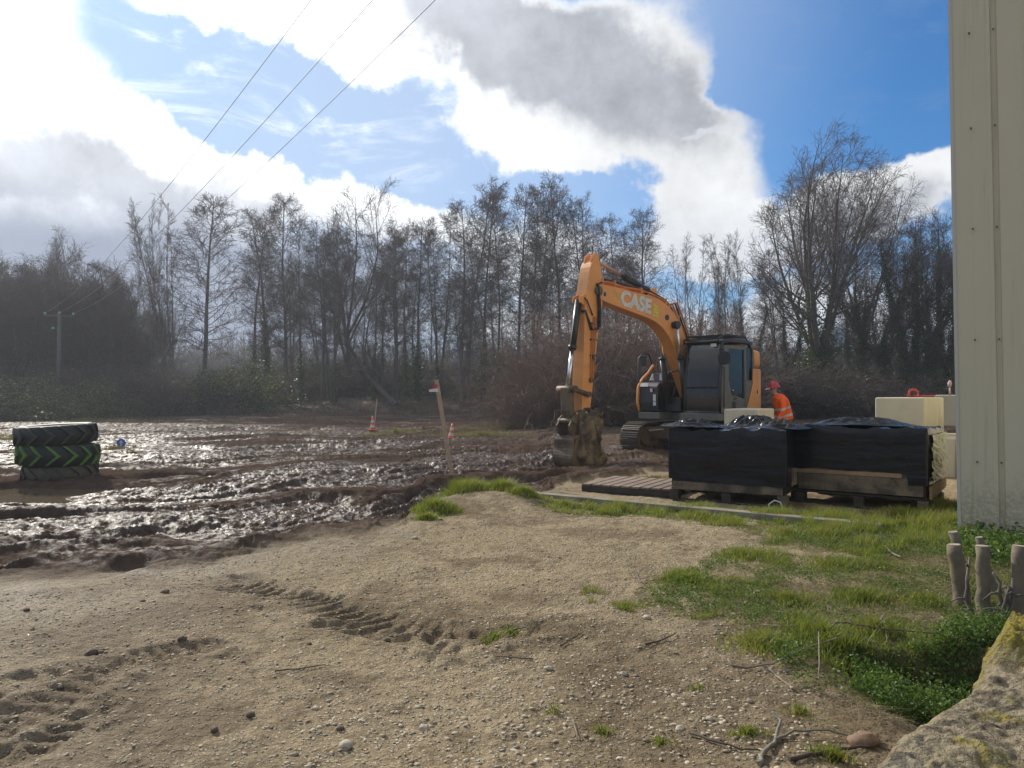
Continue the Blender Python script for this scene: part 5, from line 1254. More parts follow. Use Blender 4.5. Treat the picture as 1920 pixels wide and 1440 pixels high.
# ------------------------------------------------------------ clad building at the edge
clad = pbr('cream_cladding', (.58, .53, .38), .5, var=.04, vscale=.8, col2=(.53, .48, .34), c2lo=.5, c2hi=.8, spec=.35)
T = NT(clad.node_tree); p_ = T.n['Principled BSDF']; co = T.coord('Object'); z_ = T.sep(co)[2]; base_ = p_.inputs['Base Color'].links[0].from_socket
spl = T.math('MULTIPLY', T.ramp(T.math('ADD', z_, T.math('MULTIPLY', T.noise(co, 5, 6, .7), -1.1)), .35, -.35), T.ramp(T.noise(co, 26, 5, .7), .35, .6, 0, .55))
run = T.math('MULTIPLY', T.ramp(T.noise(T.scale(co, (14, 14, .5)), 1.0, 5, .6), .55, .75), .35)
T.put(p_.inputs['Base Color'], T.mix(spl, T.mix(run, base_, (.33, .29, .19)), (.17, .13, .08)))
bd = empty('clad_shed', (4.45, 7.45, -.15), rad(-33), 'tall shed clad in cream ribbed metal sheet', 'building')
def ribs(n, per):
    pr = [(0, 0)]
    pr += [(0.165, 0), (.168, .004), (.30, .004), (.305, .012), (.335, .012), (.345, -.02), (.385, -.02), (.395, .0)]
    x = .395
    for k in range(n): pr += [(x + per - .09, 0), (x + per - .075, .022), (x + per - .035, .022), (x + per - .02, -.02), (x + per, -.02), (x + per + .01, 0)]; x += per + .01
    return pr
pr = ribs(22, .30); Hb = 8.2; b = MB()
lo_ = [(x, -y, 0) for x, y in pr]; hi_ = [(x - .008 * Hb, -y, Hb) for x, y in pr]; n = len(pr)
b.add(lo_ + hi_, [(i, i + 1, n + i + 1, n + i) for i in range(n - 1)]); w1 = b.build('wall', clad, bd); w1['label'] = 'ribbed front wall'
Lb = pr[-1][0]
b = MB(); b.add([(-.004, .0, 0), (-.004, 9, 0), (-.004 - .008 * Hb, 9, Hb), (-.004 - .008 * Hb, 0, Hb)], [(0, 1, 2, 3)]); b.build('wall', clad, bd)
b = MB(); b.add([(0, 9, 0), (Lb, 9, 0), (Lb, 9, Hb), (0, 9, Hb), (Lb, 0, 0), (Lb, 0, Hb)], [(0, 1, 2, 3), (4, 5, 2, 1)]); b.build('wall', clad, bd)
b = MB(); b.box((Lb / 2 - .05, 4.5, Hb + .05), (Lb + .3, 9.4, .12)); b.build('roof', clad, bd, .01)
MB().prism([(-.03, -.012), (.05, -.012), (.05, -.006), (-.012, -.006), (-.012, .08), (-.03, .08)], 0, .001, 'z')
b = MB(); vs = [(-.012, .06), (-.012, -.006), (.018, -.006), (.018, -.0015), (-.006, -.0015), (-.006, .06)]
b.add([(x, y, 0) for x, y in vs] + [(x - .008 * Hb, y, Hb) for x, y in vs], [(i, (i + 1) % 6, 6 + (i + 1) % 6, 6 + i) for i in range(6)]); b.build('corner_trim', pbr('trim_cream', (.52, .50, .42), .45), bd)
scr = pbr('screw_dark', (.12, .10, .07), .5)
for z_ in (.9, 2.1, 3.2, 4.2, 5.15):
    for x in (.165, .365): MB().cyl((x - .008 * z_, -.018 + (.02 if x > .3 else 0) , z_), (x - .008 * z_, -.024 + (.035 if x > .3 else 0) - .01, z_), .010, n=8).build('screw', scr, bd)
MB().box((Lb / 2, 4.5, .0), (Lb - .04, 8.96, .3)).build('plinth', pbr('plinth_grey', (.25, .24, .2), .9), bd)
# ------------------------------------------------------------ grass, weeds, straw
grass_m = leafmat('grass_blade', (.10, .15, .025), (.29, .30, .07), .45, .5, .53)
weed_m = leafmat('weed_leaf', (.055, .11, .022), (.15, .22, .055), .35)
dry_m = leafmat('dry_grass', (.24, .18, .09), (.38, .31, .17), .25, .7)
def blades(XY, h, wd_, rng, lean=.5, segs=3, flat=0.0):
    """curved tapered blades rooted at XY"""
    n = len(XY); z0 = ground_z(XY[:, 0], XY[:, 1]); a = rng.uniform(0, 6.283, n); ln = h * lean * rng.uniform(.2, 1.3, n)
    dirx, diry = np.cos(a), np.sin(a); px_, py_ = -np.sin(a + rng.normal(0, .6, n)), np.cos(a + rng.normal(0, .6, n)); V = []
    for k in range(segs + 1):
        t = k / segs; x = XY[:, 0] + dirx * ln * t * t; y = XY[:, 1] + diry * ln * t * t
        z_ = z0 - .01 + h * (t - flat * t * t) * 1.0; w_ = wd_ * (1 - t) ** .7 * .5
        if k < segs: V += [np.stack([x - px_ * w_, y - py_ * w_, z_], -1), np.stack([x + px_ * w_, y + py_ * w_, z_], -1)]
        else: V.append(np.stack([x, y, z_], -1))
    m = 2 * segs + 1; V = np.stack(V, 1).reshape(-1, 3); b = (np.arange(n) * m)[:, None]
    Q = np.concatenate([b + np.array([2 * k, 2 * k + 1, 2 * k + 3, 2 * k + 2]) for k in range(segs - 1)])
    Tt = b + np.array([2 * segs - 2, 2 * segs - 1, 2 * segs]); return V, [Q, Tt]
def hv(XY, lo_, hi_, clump, thr, seed):
    f = fbm(XY[:, 0] * clump, XY[:, 1] * clump, seed, 4, .6)
    return rng.uniform(lo_, hi_, len(XY)) * np.clip((f - thr) * 7 + .45, .3, 1.3)
def scatter(poly, n, rng, clump=2.2, thr=.45, soft=.1, seed=0):
    """random ground points whose view position falls in the polygon, thinned by noise"""
    xs = [p[0] for p in poly]; ys = [p[1] for p in poly]
    c = np.array([onground(px, py) for px, py in poly]); lo_, hi_ = c.min(0), c.max(0)
    X = rng.uniform(lo_[0], hi_[0], n); Y = rng.uniform(lo_[1], hi_[1], n); px_, py_ = to_px(X, Y, 0 * X)
    wob = (fbm(X * 2.5, Y * 2.5, seed + 60, 3) - .5) * 70 * np.clip(4 / Y, .15, 1.5)
    k = in_poly(px_ + wob, py_ + wob * .4, poly) & (fbm(X * clump, Y * clump, seed, 4, .6) > thr + rng.uniform(-soft, soft, n)); return np.stack([X[k], Y[k]], -1)
def join(name, parts, mat, label, cat):
    Vs, Qs, Ts, o_ = [], [], [], 0
    for V, F in parts:
        Vs.append(V); Qs.append(F[0] + o_); Ts.append(F[1] + o_); o_ += len(V)
    o = mesh_np(name, np.vstack(Vs), [np.vstack(Qs), np.vstack(Ts)], mat); return tag(o, label, cat, kind='stuff')
rng = np.random.default_rng(42)
R3 = [(1215, 1105), (1300, 1060), (1420, 1020), (1500, 985), (1660, 985), (1800, 962), (1960, 1000), (1960, 1150), (1850, 1185), (1790, 1215), (1720, 1240), (1600, 1230), (1440, 1225), (1420, 1190), (1330, 1150), (1230, 1130)]
parts = []
XY = scatter(R3, 120000, rng, 3.2, .50, .16, 1); parts.append(blades(XY, hv(XY, .025, .075, 3.2, .53, 1), rng.uniform(.004, .007, len(XY)), rng, .8))
XY = scatter([(1500, 975), (1690, 985), (1800, 955), (1810, 1010), (1700, 1040), (1560, 1030)], 30000, rng, 3.0, .46, .16, 3); parts.append(blades(XY, hv(XY, .05, .15, 3.0, .46, 3), rng.uniform(.005, .008, len(XY)), rng, .7))
XY = scatter([(1090, 1100), (1230, 1080), (1300, 1130), (1390, 1150), (1330, 1165), (1200, 1150), (1100, 1130)], 30000, rng, 3.0, .56, .05, 5); parts.append(blades(XY, rng.uniform(.025, .06, len(XY)), rng.uniform(.004, .006, len(XY)), rng, .8))
strip = [(1000, 940), (1300, 952), (1660, 985), (1700, 1000), (1600, 1010), (1440, 1000), (1300, 985), (1180, 970), (1010, 958)]
XY = scatter(strip, 60000, rng, 3.4, .53, .15, 7); parts.append(blades(XY, hv(XY, .04, .12, 3.4, .53, 7), rng.uniform(.005, .008, len(XY)), rng, .7))
XY = scatter([(1380, 968), (1700, 998), (1800, 985), (1800, 955), (1500, 962)], 30000, rng, 3.0, .50, .15, 8); parts.append(blades(XY, hv(XY, .05, .14, 3.0, .50, 8), rng.uniform(.006, .009, len(XY)), rng, .7))
def tuft(px, py, rx, ry, n, h):
    h = h * (.72 if px > 1150 and py > 1000 else 1)
    c = onground(px, py); r = np.abs(rng.normal(0, .55, n)); a = rng.uniform(0, 6.28, n); XY = np.stack([c[0] + np.cos(a) * r * rx, c[1] + np.sin(a) * r * ry], -1)
    hh_ = h * rng.uniform(.5, 1.15, n) * np.clip(1.05 - .5 * r ** 1.3, .25, 1.1); parts.append(blades(XY, hh_, rng.uniform(.006, .010, n), rng, .75))
tuft(868, 938, .42, .32, 5200, .27); tuft(905, 935, .25, .25, 1800, .22); tuft(945, 938, .32, .25, 3000, .22); tuft(815, 962, .28, .28, 2400, .18); tuft(985, 944, .30, .2, 1800, .14); tuft(840, 960, .18, .2, 900, .12); tuft(800, 975, .2, .12, 700, .10)
for (px, py, r_, n_, h_) in ((1060, 950, .25, 500, .12), (1160, 958, .3, 900, .17), (1110, 953, .2, 400, .10), (1310, 975, .3, 700, .12), (1230, 965, .2, 300, .12), (1480, 1005, .35, 900, .12), (1390, 1045, .3, 1100, .11), (1290, 1085, .3, 900, .10),
    (1560, 1060, .35, 900, .10), (1610, 1120, .25, 700, .13), (1480, 1120, .3, 900, .10), (1430, 1205, .25, 800, .14), (1540, 1190, .3, 1000, .16), (1640, 1180, .25, 900, .15), (1735, 1130, .2, 500, .13), (1180, 1135, .2, 350, .05), (925, 1190, .12, 150, .05), (960, 1180, .12, 150, .04),
    (1760, 960, .4, 900, .2), (1690, 968, .4, 800, .16), (1745, 940, .12, 260, .35), (1840, 1010, .25, 600, .15), (1780, 1215, .15, 400, .14), (1830, 1190, .12, 400, .12), (1580, 1210, .2, 500, .18)):
    tuft(px, py, r_, r_, n_, h_)
for (px, py, rx, ry, n_, h_) in ((1500, 1330, .10, .1, 120, .08), (1240, 1395, .08, .06, 90, .06), (1130, 1370, .08, .06, 80, .05), (1560, 1425, .12, .08, 200, .10), (1040, 1330, .05, .05, 40, .05), (1400, 1380, .12, .08, 160, .07), (1310, 1290, .1, .06, 60, .05)):
    tuft(px, py, rx, ry, n_, h_)
XY = scatter(R3, 90000, rng, 2.0, .36, .2, 51); parts.append(blades(XY, rng.uniform(.012, .04, len(XY)), rng.uniform(.004, .007, len(XY)), rng, 1.8, flat=.3))
join('grass', parts, grass_m, 'short green grass growing on the gravel and round the kerb', 'grass')
# paler coarse grass far out in the mud
parts = []
for (px, py, rx, ry, n, h) in ((740, 812, 1.4, .8, 900, .22), (690, 822, .8, .5, 300, .15), (775, 810, .5, .3, 200, .2), (900, 815, 2.2, .7, 1600, .24), (960, 800, 2.2, .8, 1800, .35), (1010, 795, 1.6, 1, 1400, .5), (870, 805, 1.2, .6, 500, .22), (215, 838, .8, .35, 900, .13), (250, 850, .9, .2, 500, .1), (40, 815, 3.5, .9, 2600, .22), (-40, 825, 2.5, 1.0, 1200, .2),
    (1230, 895, 1.0, .5, 1100, .06), (1120, 905, .7, .3, 500, .05), (1100, 790, 4, 1.2, 1500, .45), (160, 790, 6, 2, 1800, .3), (850, 770, 7, 2, 900, .3)):
    tuft(px, py, rx, ry, n, h)
join('coarse_grass', parts, leafmat('coarse_blade', (.13, .125, .045), (.25, .21, .10), .35, .6), 'yellowish coarse grass on the low strips across the mud', 'grass')
# dry straw lying about
parts = []
XY = scatter([(1100, 1060), (1500, 960), (1800, 960), (1920, 1100), (1850, 1250), (1650, 1440), (900, 1440), (1000, 1200)], 9000, rng, 1.2, .35, .2, 9)
parts.append(blades(XY, rng.uniform(.01, .04, len(XY)), rng.uniform(.002, .004, len(XY)), rng, 4.5, flat=.8))
XY = scatter([(1600, 1080), (1780, 1080), (1800, 1200), (1640, 1190)], 3800, rng, 1.6, .35, .2, 10); parts.append(blades(XY, rng.uniform(.02, .09, len(XY)), rng.uniform(.002, .004, len(XY)), rng, 2.5, flat=.6))
XY = scatter([(1780, 1060), (1990, 1060), (1990, 1180), (1800, 1190)], 6000, rng, 1.6, .3, .2, 12); parts.append(blades(XY, rng.uniform(.04, .16, len(XY)), rng.uniform(.002, .004, len(XY)), rng, 1.2, flat=.5))
XY = scatter([(1540, 1290), (1700, 1290), (1640, 1400), (1500, 1360)], 2600, rng, 1.6, .3, .2, 14); parts.append(blades(XY, rng.uniform(.01, .06, len(XY)), rng.uniform(.002, .0035, len(XY)), rng, 3.0, flat=.7))
join('dry_straw', parts, dry_m, 'dry straw and dead stems strewn over the soil', 'straw')
# broad-leaved weeds
def weeds(XY, rng, h, size, nl):
    n = len(XY); z0 = ground_z(XY[:, 0], XY[:, 1]); k = np.repeat(np.arange(n), nl); m = len(k)
    c = np.stack([XY[k, 0] + rng.normal(0, .022, m), XY[k, 1] + rng.normal(0, .022, m), z0[k] + h[k] * rng.uniform(.1, 1, m)], -1)
    b = Bag(); b.quads(c, size, rng, .5, .55); return np.vstack(b.V), np.vstack(b.F)
Wv, Wf, off_ = [], [], 0
for poly, n, thr, h0, h1, sz, nl, sd_ in (([(1450, 1230), (1800, 1205), (1850, 1200), (1720, 1290), (1560, 1300), (1480, 1280)], 4200, .45, .04, .18, .020, 12, 21),
        (R3, 15000, .50, .015, .06, .017, 7, 23), ([(1760, 1190), (1900, 1180), (1880, 1240), (1800, 1300), (1740, 1290)], 3000, .2, .04, .16, .022, 12, 29), ([(1800, 1000), (1930, 1000), (1930, 1070), (1810, 1060)], 1500, .35, .04, .2, .04, 8, 25), ([(1100, 945), (1700, 985), (1700, 1000), (1100, 962)], 2200, .5, .02, .06, .025, 6, 27)):
    XY = scatter(poly, n, rng, 2.4, thr, .12, sd_); V, F = weeds(XY, rng, rng.uniform(h0, h1, len(XY)), sz, nl); Wv.append(V); Wf.append(F + off_); off_ += len(V)
o = mesh_np('weeds', np.vstack(Wv), np.vstack(Wf), weed_m); tag(o, 'low leafy weeds growing thickly in the shaded drop and among the grass', 'weeds', kind='stuff')
# fine gravel that stands proud of the ground
pm = leafmat('pebble', (.14, .11, .075), (.66, .56, .40), 0.0, .85, .95)
def pebbles(n, poly, s0, s1, rng, seed, thr=.3):
    XY = scatter(poly, n, rng, 1.5, thr, .2, seed); n = len(XY); s = s0 + (s1 - s0) * rng.uniform(0, 1, n) ** 3
    ico = np.array([(0, 0, 1), (.9, 0, .35), (.28, .85, .35), (-.72, .53, .35), (-.72, -.53, .35), (.28, -.85, .35), (.72, .53, -.4), (-.28, .85, -.4), (-.9, 0, -.4), (-.28, -.85, -.4), (.72, -.53, -.4)])
    V = ico[None] * rng.uniform(.6, 1.3, (n, 11, 1)) * s[:, None, None] * np.stack([rng.uniform(.8, 1.4, n), rng.uniform(.6, 1.1, n), rng.uniform(.2, .5, n)], -1)[:, None]
    a = rng.uniform(0, 6.28, n); c_, s_ = np.cos(a)[:, None], np.sin(a)[:, None]; x = V[..., 0] * c_ - V[..., 1] * s_; y = V[..., 0] * s_ + V[..., 1] * c_
    V = np.stack([x + XY[:, :1], y + XY[:, 1:], V[..., 2] + (ground_z(XY[:, 0], XY[:, 1]) + s * .12)[:, None]], -1).reshape(-1, 3)
    f = np.array([(0, 1, 2), (0, 2, 3), (0, 3, 4), (0, 4, 5), (0, 5, 1), (1, 6, 2), (2, 6, 7), (2, 7, 3), (3, 7, 8), (3, 8, 4), (4, 8, 9), (4, 9, 5), (5, 9, 10), (5, 10, 1), (1, 10, 6)])
    return V, (np.arange(n) * 11)[:, None, None] + f[None]
V1, F1 = pebbles(60000, [(-40, 1440), (-40, 1130), (560, 1030), (1000, 945), (1500, 1000), (1250, 1100), (1500, 1240), (1620, 1440)], .002, .013, rng, 31, .33)
V2, F2 = pebbles(3000, [(400, 1480), (600, 1330), (1300, 1240), (1560, 1300), (1560, 1480)], .003, .017, rng, 33, .50)
o = mesh_np('gravel', np.vstack([V1, V2]), np.vstack([F1.reshape(-1, 3), F2.reshape(-1, 3) + len(V1)]), pm, smooth=False); tag(o, 'loose pale gravel scattered over the tan ground', 'gravel', kind='stuff')
# ------------------------------------------------------------ stones, clods, twigs
def rock(name, loc, s, seed, mat, label, cat, group=None, flat=.6, sub=3):
    bm = bmesh.new(); bmesh.ops.create_icosphere(bm, subdivisions=sub, radius=1.0)
    P = np.array([v.co[:] for v in bm.verts]); n_ = (fbm(P[:, 0] * 1.3 + seed, P[:, 1] * 1.3 + P[:, 2] * 1.7, seed, 4) - .5) * .9 + (fbm(P[:, 2] * 4 + seed, P[:, 1] * 4 + P[:, 0] * 3, seed + 5, 3) - .5) * .25
    for v, k in zip(bm.verts, n_): v.co = Vector((v.co.x * s[0], v.co.y * s[1], v.co.z * s[2])) * (1 + float(k))
    me = bpy.data.meshes.new(name); bm.to_mesh(me); bm.free(); me.materials.append(mat)
    me.polygons.foreach_set('use_smooth', [True] * len(me.polygons))
    o = bpy.data.objects.new(name, me); COL.objects.link(o); o.location = loc; o.rotation_euler = (0, 0, seed * 1.3); return tag(o, label, cat, group)
stone_m = pbr('pale_stone', (.46, .40, .29), .85, var=.3, vscale=12, col2=(.26, .22, .16), c2lo=.5, c2hi=.7, bump=.5, bscale=60)
clod_m = pbr('dark_clod', (.13, .095, .062), .85, var=.4, vscale=12, bump=.8, bscale=40, bdist=.01)
for k, (px, py, r_, lab) in enumerate(((650, 1400, .030, 'pale angular stone near the bottom edge, largest on the bare gravel'), (1212, 1160, .028, 'whitish stone at the rim of the grass patch'), (455, 1345, 0, ''), (795, 1368, .026, 'brownish smooth stone past the pale angular one'),
    (1028, 1255, .022, 'small white stone in the middle of the bare gravel'), (1275, 1368, .020, 'round pale stone beside the forked branch'), (778, 1010, .03, 'pale stone by the toe of the grass tuft'), (825, 975, .03, 'small pale stone under the grass tuft'), (1375, 1152, .02, 'flat pale stone among sparse grass'), (1040, 885, .06, 'white lump lying in the mud before the bucket'), (1025, 887, .05, 'second white lump lying in the mud before the bucket'),
    (1170, 1265, .022, 'pale flat stone by the thin dark twig'), (1620, 1395, .07, 'reddish stone at the foot of the mossy wall'), (1330, 1350, .018, 'pale pebble between the twigs'), (590, 1330, .018, 'pale pebble on the wet gravel'))):
    if r_: p = G(px, py); rock('stone', p + Vector((0, 0, r_ * .2)), (r_, r_ * .8, r_ * .55), k + 3, stone_m if 'reddish' not in lab else pbr('red_stone', (.22, .14, .085), .85, var=.3, vscale=10, bump=.5), lab, 'stone')
for k, (px, py, r_, lab) in enumerate(((470, 1343, .022, 'dark upright clod alone on the gravel'), (310, 1112, .028, 'small dark clod near the mud edge'), (173, 1227, .035, 'dark clod on the shallow wheel mark'), (190, 1225, .022, 'smaller clod beside the one on the wheel mark'), (638, 1368, .018, 'dark clod beside the pale angular stone'), (402, 1370, .018, 'dark crumb left of the upright clod'),
    (340, 1208, .03, 'dark clod at the end of the shallow wheel mark'), (725, 1203, .028, 'clod at the edge of the tyre print'), (113, 1293, .018, 'tiny clod on the smooth wet ground'), (50, 1145, .02, 'tiny clod close to the wet mud edge'), (580, 1208, .015, 'tiny clod before the tyre print'), (268, 1128, .015, 'crumb of earth near the mud edge'))):
    p = G(px, py); lab = lab.replace('left of the', 'near the'); rock('clod', p + Vector((0, 0, r_ * .3)), (r_, r_ * .85, r_ * .6), k + 40, clod_m, lab, 'clod', sub=2)
stick_m = pbr('dead_stick', (.28, .225, .165), .8, var=.35, vscale=8, col2=(.12, .095, .07), c2lo=.45, c2hi=.65)
stick_d = pbr('dark_stick', (.075, .058, .045), .8, var=.3, vscale=8)
def stick(pxs, r_, mat, label, lift=.012, forks=()):
    pts = [G(a, b_, lift + (c_[0] if c_ else 0)) for a, b_, *c_ in pxs]; b = MB(); n = len(pts)
    def fine(P_):
        out = []
        for i in range(len(P_) - 1):
            for s_ in range(4): out.append(P_[i].lerp(P_[i + 1], s_ / 4) + Vector((random.gauss(0, r_ * .35), random.gauss(0, r_ * .35), random.gauss(0, r_ * .2))))
        return out + [P_[-1]]
    f = fine(pts); b.tube(f, [r_ * (1 - .55 * i / len(f)) for i in range(len(f))], 7)
    for fk in forks:
        f = fine([G(a, b_, lift + (c_[0] if c_ else 0)) for a, b_, *c_ in fk]); b.tube(f, [r_ * .6 * (1 - .5 * i / len(f)) for i in range(len(f))], 6)
    return tag(b.build('stick', mat), label, 'stick')
stick([(1365, 1240), (1372, 1252), (1400, 1257), (1450, 1256, .02), (1500, 1240, .05), (1580, 1215, .08)], .006, stick_m, 'long curved pale twig lying at the edge of the leafy drop')
stick([(1442, 1257), (1462, 1275), (1490, 1297)], .0065, stick_m, 'short pale twig ending below the long curved one')
stick([(1425, 1440), (1432, 1415), (1455, 1392), (1462, 1370, .03), (1448, 1362, .05)], .010, pbr('grey_stick', (.20, .18, .15), .85, var=.3), 'grey forked dead branch standing at the bottom edge', forks=([(1455, 1392), (1490, 1385, .02), (1560, 1384, .02), (1610, 1392)],))
stick([(1295, 1380), (1340, 1395), (1390, 1410), (1425, 1412)], .006, stick_d, 'thin dark twig reaching the grey forked branch')
stick([(1480, 1432), (1530, 1418), (1590, 1412), (1640, 1405)], .010, stick_d, 'dark bent branch by the foot of the mossy wall')
stick([(1555, 1188, .05), (1590, 1190, .06), (1660, 1200, .05), (1765, 1202, .03)], .006, stick_d, 'straight dark twig lying along the lip of the drop')
stick([(1430, 1175), (1480, 1180), (1520, 1185)], .005, stick_m, 'pale split twig on the bare soil before the drop', forks=([(1480, 1180), (1500, 1188), (1515, 1192)],))
stick([(1657, 1025), (1672, 1040), (1690, 1048)], .011, stick_m, 'thick pale cut stick in the grass by the cladding')
stick([(1050, 1215), (1075, 1200), (1095, 1188)], .005, stick_d, 'short dark twig on the bare gravel')
stick([(1210, 1212), (1240, 1204), (1268, 1190)], .006, stick_d, 'dark twig lying on the brown soil')
stick([(960, 1185), (985, 1180), (1000, 1175)], .004, stick_d, 'tiny dark twig by the damp patch')
stick([(1075, 1355), (1080, 1375), (1083, 1392)], .003, stick_m, 'thin pale straw-like twig standing out on brown gravel')
stick([(1190, 1070), (1198, 1090), (1208, 1097)], .0035, stick_m, 'thin pale twig bent at the fringe of the grass')
stick([(1535, 1225, .12), (1537, 1260, .05), (1533, 1290)], .004, stick_m, 'upright pale stalk in the leafy drop', forks=([(1537, 1275, .02), (1548, 1285, .01)],))
stick([(1650, 1200, .10), (1658, 1230, .05), (1664, 1260)], .0045, stick_m, 'grey upright stalk in the leafy drop')
stick([(515, 1262), (560, 1258), (610, 1250)], .004, stick_d, 'thin dark stem pressed into the wet gravel')
stick([(1000, 1240), (960, 1237), (925, 1235)], .004, stick_d, 'thin stem lying across the bare gravel')
stick([(1530, 1110), (1550, 1125), (1562, 1140)], .005, stick_d, 'dark twig poking out of the grass')

# ------------------------------------------------------------ cut stems by the cladding
stump_m = pbr('stump_bark', (.17, .14, .09), .85, var=.3, vscale=7, col2=(.11, .09, .07), c2lo=.45, c2hi=.65, bump=.6, bscale=30)
cut_m = pbr('stump_cut', (.36, .30, .21), .8, var=.25, vscale=15, col2=(.20, .165, .12), bump=.3, bscale=50)
root_m = pbr('root_bark', (.13, .11, .095), .85, var=.4, vscale=8, col2=(.26, .235, .21), c2lo=.5, c2hi=.65, bump=.6, bscale=40)
def stump(px, pyb, ptx, pty, Y, r_, label, seed):
    b0 = at(px, pyb, Y); t0_ = at(ptx, pty, Y + .02); z0 = gz(b0.x, b0.y); b0.z = z0 - .08
    o = empty('cut_stem', b0, 0, label, 'cut stem', 'cut shrub stems beside the cladding'); ax_ = t0_ - b0; n = 9; rs = []; pts = []
    random.seed(seed)
    for i in range(n):
        t = i / (n - 1); pts.append(ax_ * t + Vector((random.gauss(0, .004), random.gauss(0, .004), 0))); rs.append(r_ * (1.35 - .45 * min(1, t * 2)) * random.uniform(.95, 1.05))
    MB().tube(pts, rs, 14).build('stem', stump_m, o)
    d_ = ax_.normalized(); MB().cyl(pts[-1] - d_ * .002, pts[-1] + d_ * .004, rs[-1] * .985, rs[-1] * .9, 14).build('cut_face', cut_m, o)
    b = MB()
    for k in range(7):
        a = random.uniform(0, 6.28); p_ = [ax_ * .12 + Vector((math.cos(a), math.sin(a), 0)) * r_ * 1.1]
        for q in range(4): p_.append(p_[-1] + Vector((math.cos(a) * .035, math.sin(a) * .035, -.045 + random.gauss(0, .012))) + Vector((random.gauss(0, .008), random.gauss(0, .008), 0)))
        b.tube(p_, [.016, .013, .010, .007, .004], 6)
    b.build('root', root_m, o); return o
stump(1808, 1140, 1789, 1022, 4.95, .050, 'stoutest cut stem, slanted, nearest the tall grass', 1)
stump(1812, 1120, 1790, 998, 5.15, .036, 'thin cut stem standing behind the stoutest slanted one', 2)
stump(1845, 1150, 1842, 1024, 4.7, .042, 'straight upright cut stem in the middle of the cluster', 3)
stump(1905, 1150, 1912, 1024, 4.6, .046, 'pale cut stem half out of the picture', 4)
stump(1870, 1135, 1836, 1008, 5.3, .03, 'short brown cut stem behind the upright one', 5)
random.seed(11)
for k, (px, pyb, ptx, pty, Y) in enumerate(((1815, 1140, 1815, 1045, 4.8), (1884, 1160, 1870, 1075, 4.55), (1895, 1165, 1900, 1085, 4.5), (1880, 1165, 1892, 1100, 4.5))):
    b0 = at(px, pyb, Y); t0_ = at(ptx, pty, Y); b0.z = gz(b0.x, b0.y) - .03; b = MB(); P_ = [b0.lerp(t0_, t) + Vector((random.gauss(0, .012), random.gauss(0, .012), 0)) for t in np.linspace(0, 1, 7)]
    b.tube(P_, [.017, .015, .014, .013, .011, .009, .006], 7)
    for q in range(5):
        s_ = random.randint(1, 5); e_ = P_[s_] + Vector((random.gauss(0, .07), random.gauss(0, .05), random.uniform(-.08, .05))); b.tube([P_[s_], P_[s_].lerp(e_, .5) + Vector((0, 0, .015)), e_], [.008, .006, .003], 5)
    tag(b.build('dead_shoot', root_m), ['gnarled thin dead shoot before the stoutest cut stem', 'gnarled dead shoot past the upright cut stem', 'twisted dead shoot beside the half hidden cut stem', 'low dead shoot among the roots'][k], 'dead shoot')
p = G(1828, 1195, .02); b = MB(); b.add([(p.x - .04, p.y, p.z), (p.x, p.y - .012, p.z + .03), (p.x + .045, p.y, p.z + .06), (p.x + .02, p.y + .03, p.z + .02), (p.x - .01, p.y + .03, p.z + .0)], [(0, 1, 3, 4), (1, 2, 3)])
tag(b.build('dead_leaf', pbr('leaf_brown', (.20, .085, .035), .7, var=.3, vscale=20)), 'curled red-brown leaf beside the mossy wall end', 'leaf')

# ------------------------------------------------------------ low mossy rubble wall in the corner
wm_ = bpy.data.materials.new('wall_stone'); wm_.use_nodes = True; T = NT(wm_.node_tree); p_ = T.n['Principled BSDF']; co = T.coord('Object')
n_a = T.noise(co, 3.2, 6, .65); n_b = T.noise(co, 16, 6, .7); n_c = T.noise(co, 55, 4, .6); moss = T.attr('moss')
c = T.mix(T.ramp(n_b, .3, .7), (.13, .10, .06), (.38, .31, .19)); c = T.mix(T.ramp(n_a, .55, .72), c, (.32, .30, .26)); c = T.mix(T.ramp(n_b, .52, .40, 0, .65), c, (.085, .065, .04))
mo = T.math('MAXIMUM', moss, T.math('MULTIPLY', T.ramp(T.noise(co, 5.5, 5, .6), .54, .64), .8)); mo = T.math('MULTIPLY', mo, T.ramp(n_c, .25, .55))
c = T.mix(mo, c, T.mix(n_c, (.12, .10, .008), (.36, .29, .02))); T.put(p_.inputs['Base Color'], c); p_.inputs['Roughness'].default_value = .9
T.put(p_.inputs['Normal'], T.bump(T.math('ADD', n_b, T.math('MULTIPLY', n_c, .7)), 1.0, .035))
e0 = np.array([.74, 1.82]); e1 = np.array([1.93, 3.0]); dv = (e1 - e0); Lw = float(np.hypot(*dv)); dv /= Lw; nv = np.array([dv[1], -dv[0]])
S_, T_ = np.meshgrid(np.linspace(-.9, Lw + .16, 360), np.concatenate([np.linspace(-.30, -.001, 60), np.linspace(0, 1.0, 170)]))
edge = (fbm(S_ * 3, S_ * 0, 3, 4) - .5) * .10
side_ = np.clip(-T_ / .30, 0, 1)                     # 0 on top, 1 down at the ground
offx = np.where(T_ < 0, -.05 * np.sin(side_ * 1.5), T_) + edge * (1 - side_ * .3)
zt = .43 + (fbm(S_ * 2, T_ * 2.2, 9, 5, .6) - .5) * .06 + (fbm(S_ * 9, T_ * 9, 12, 4, .6) - .5) * .065 + (fbm(S_ * 40, T_ * 40, 14, 2) - .5) * .012
zt = zt - .13 * sstep(T_, .12, 0) ** 2 + .05 * sstep(S_, Lw * .45, Lw * .8) - .75 * sstep(S_ + (fbm(T_ * 4, T_ * 0, 19, 3) - .5) * .15, Lw - .02, Lw + .13)
Zw = np.where(T_ < 0, zt * (1 - side_) + (-.35) * side_, zt) + (T_ < 0) * (fbm(S_ * 6, side_ * 3, 5, 3) - .5) * .04
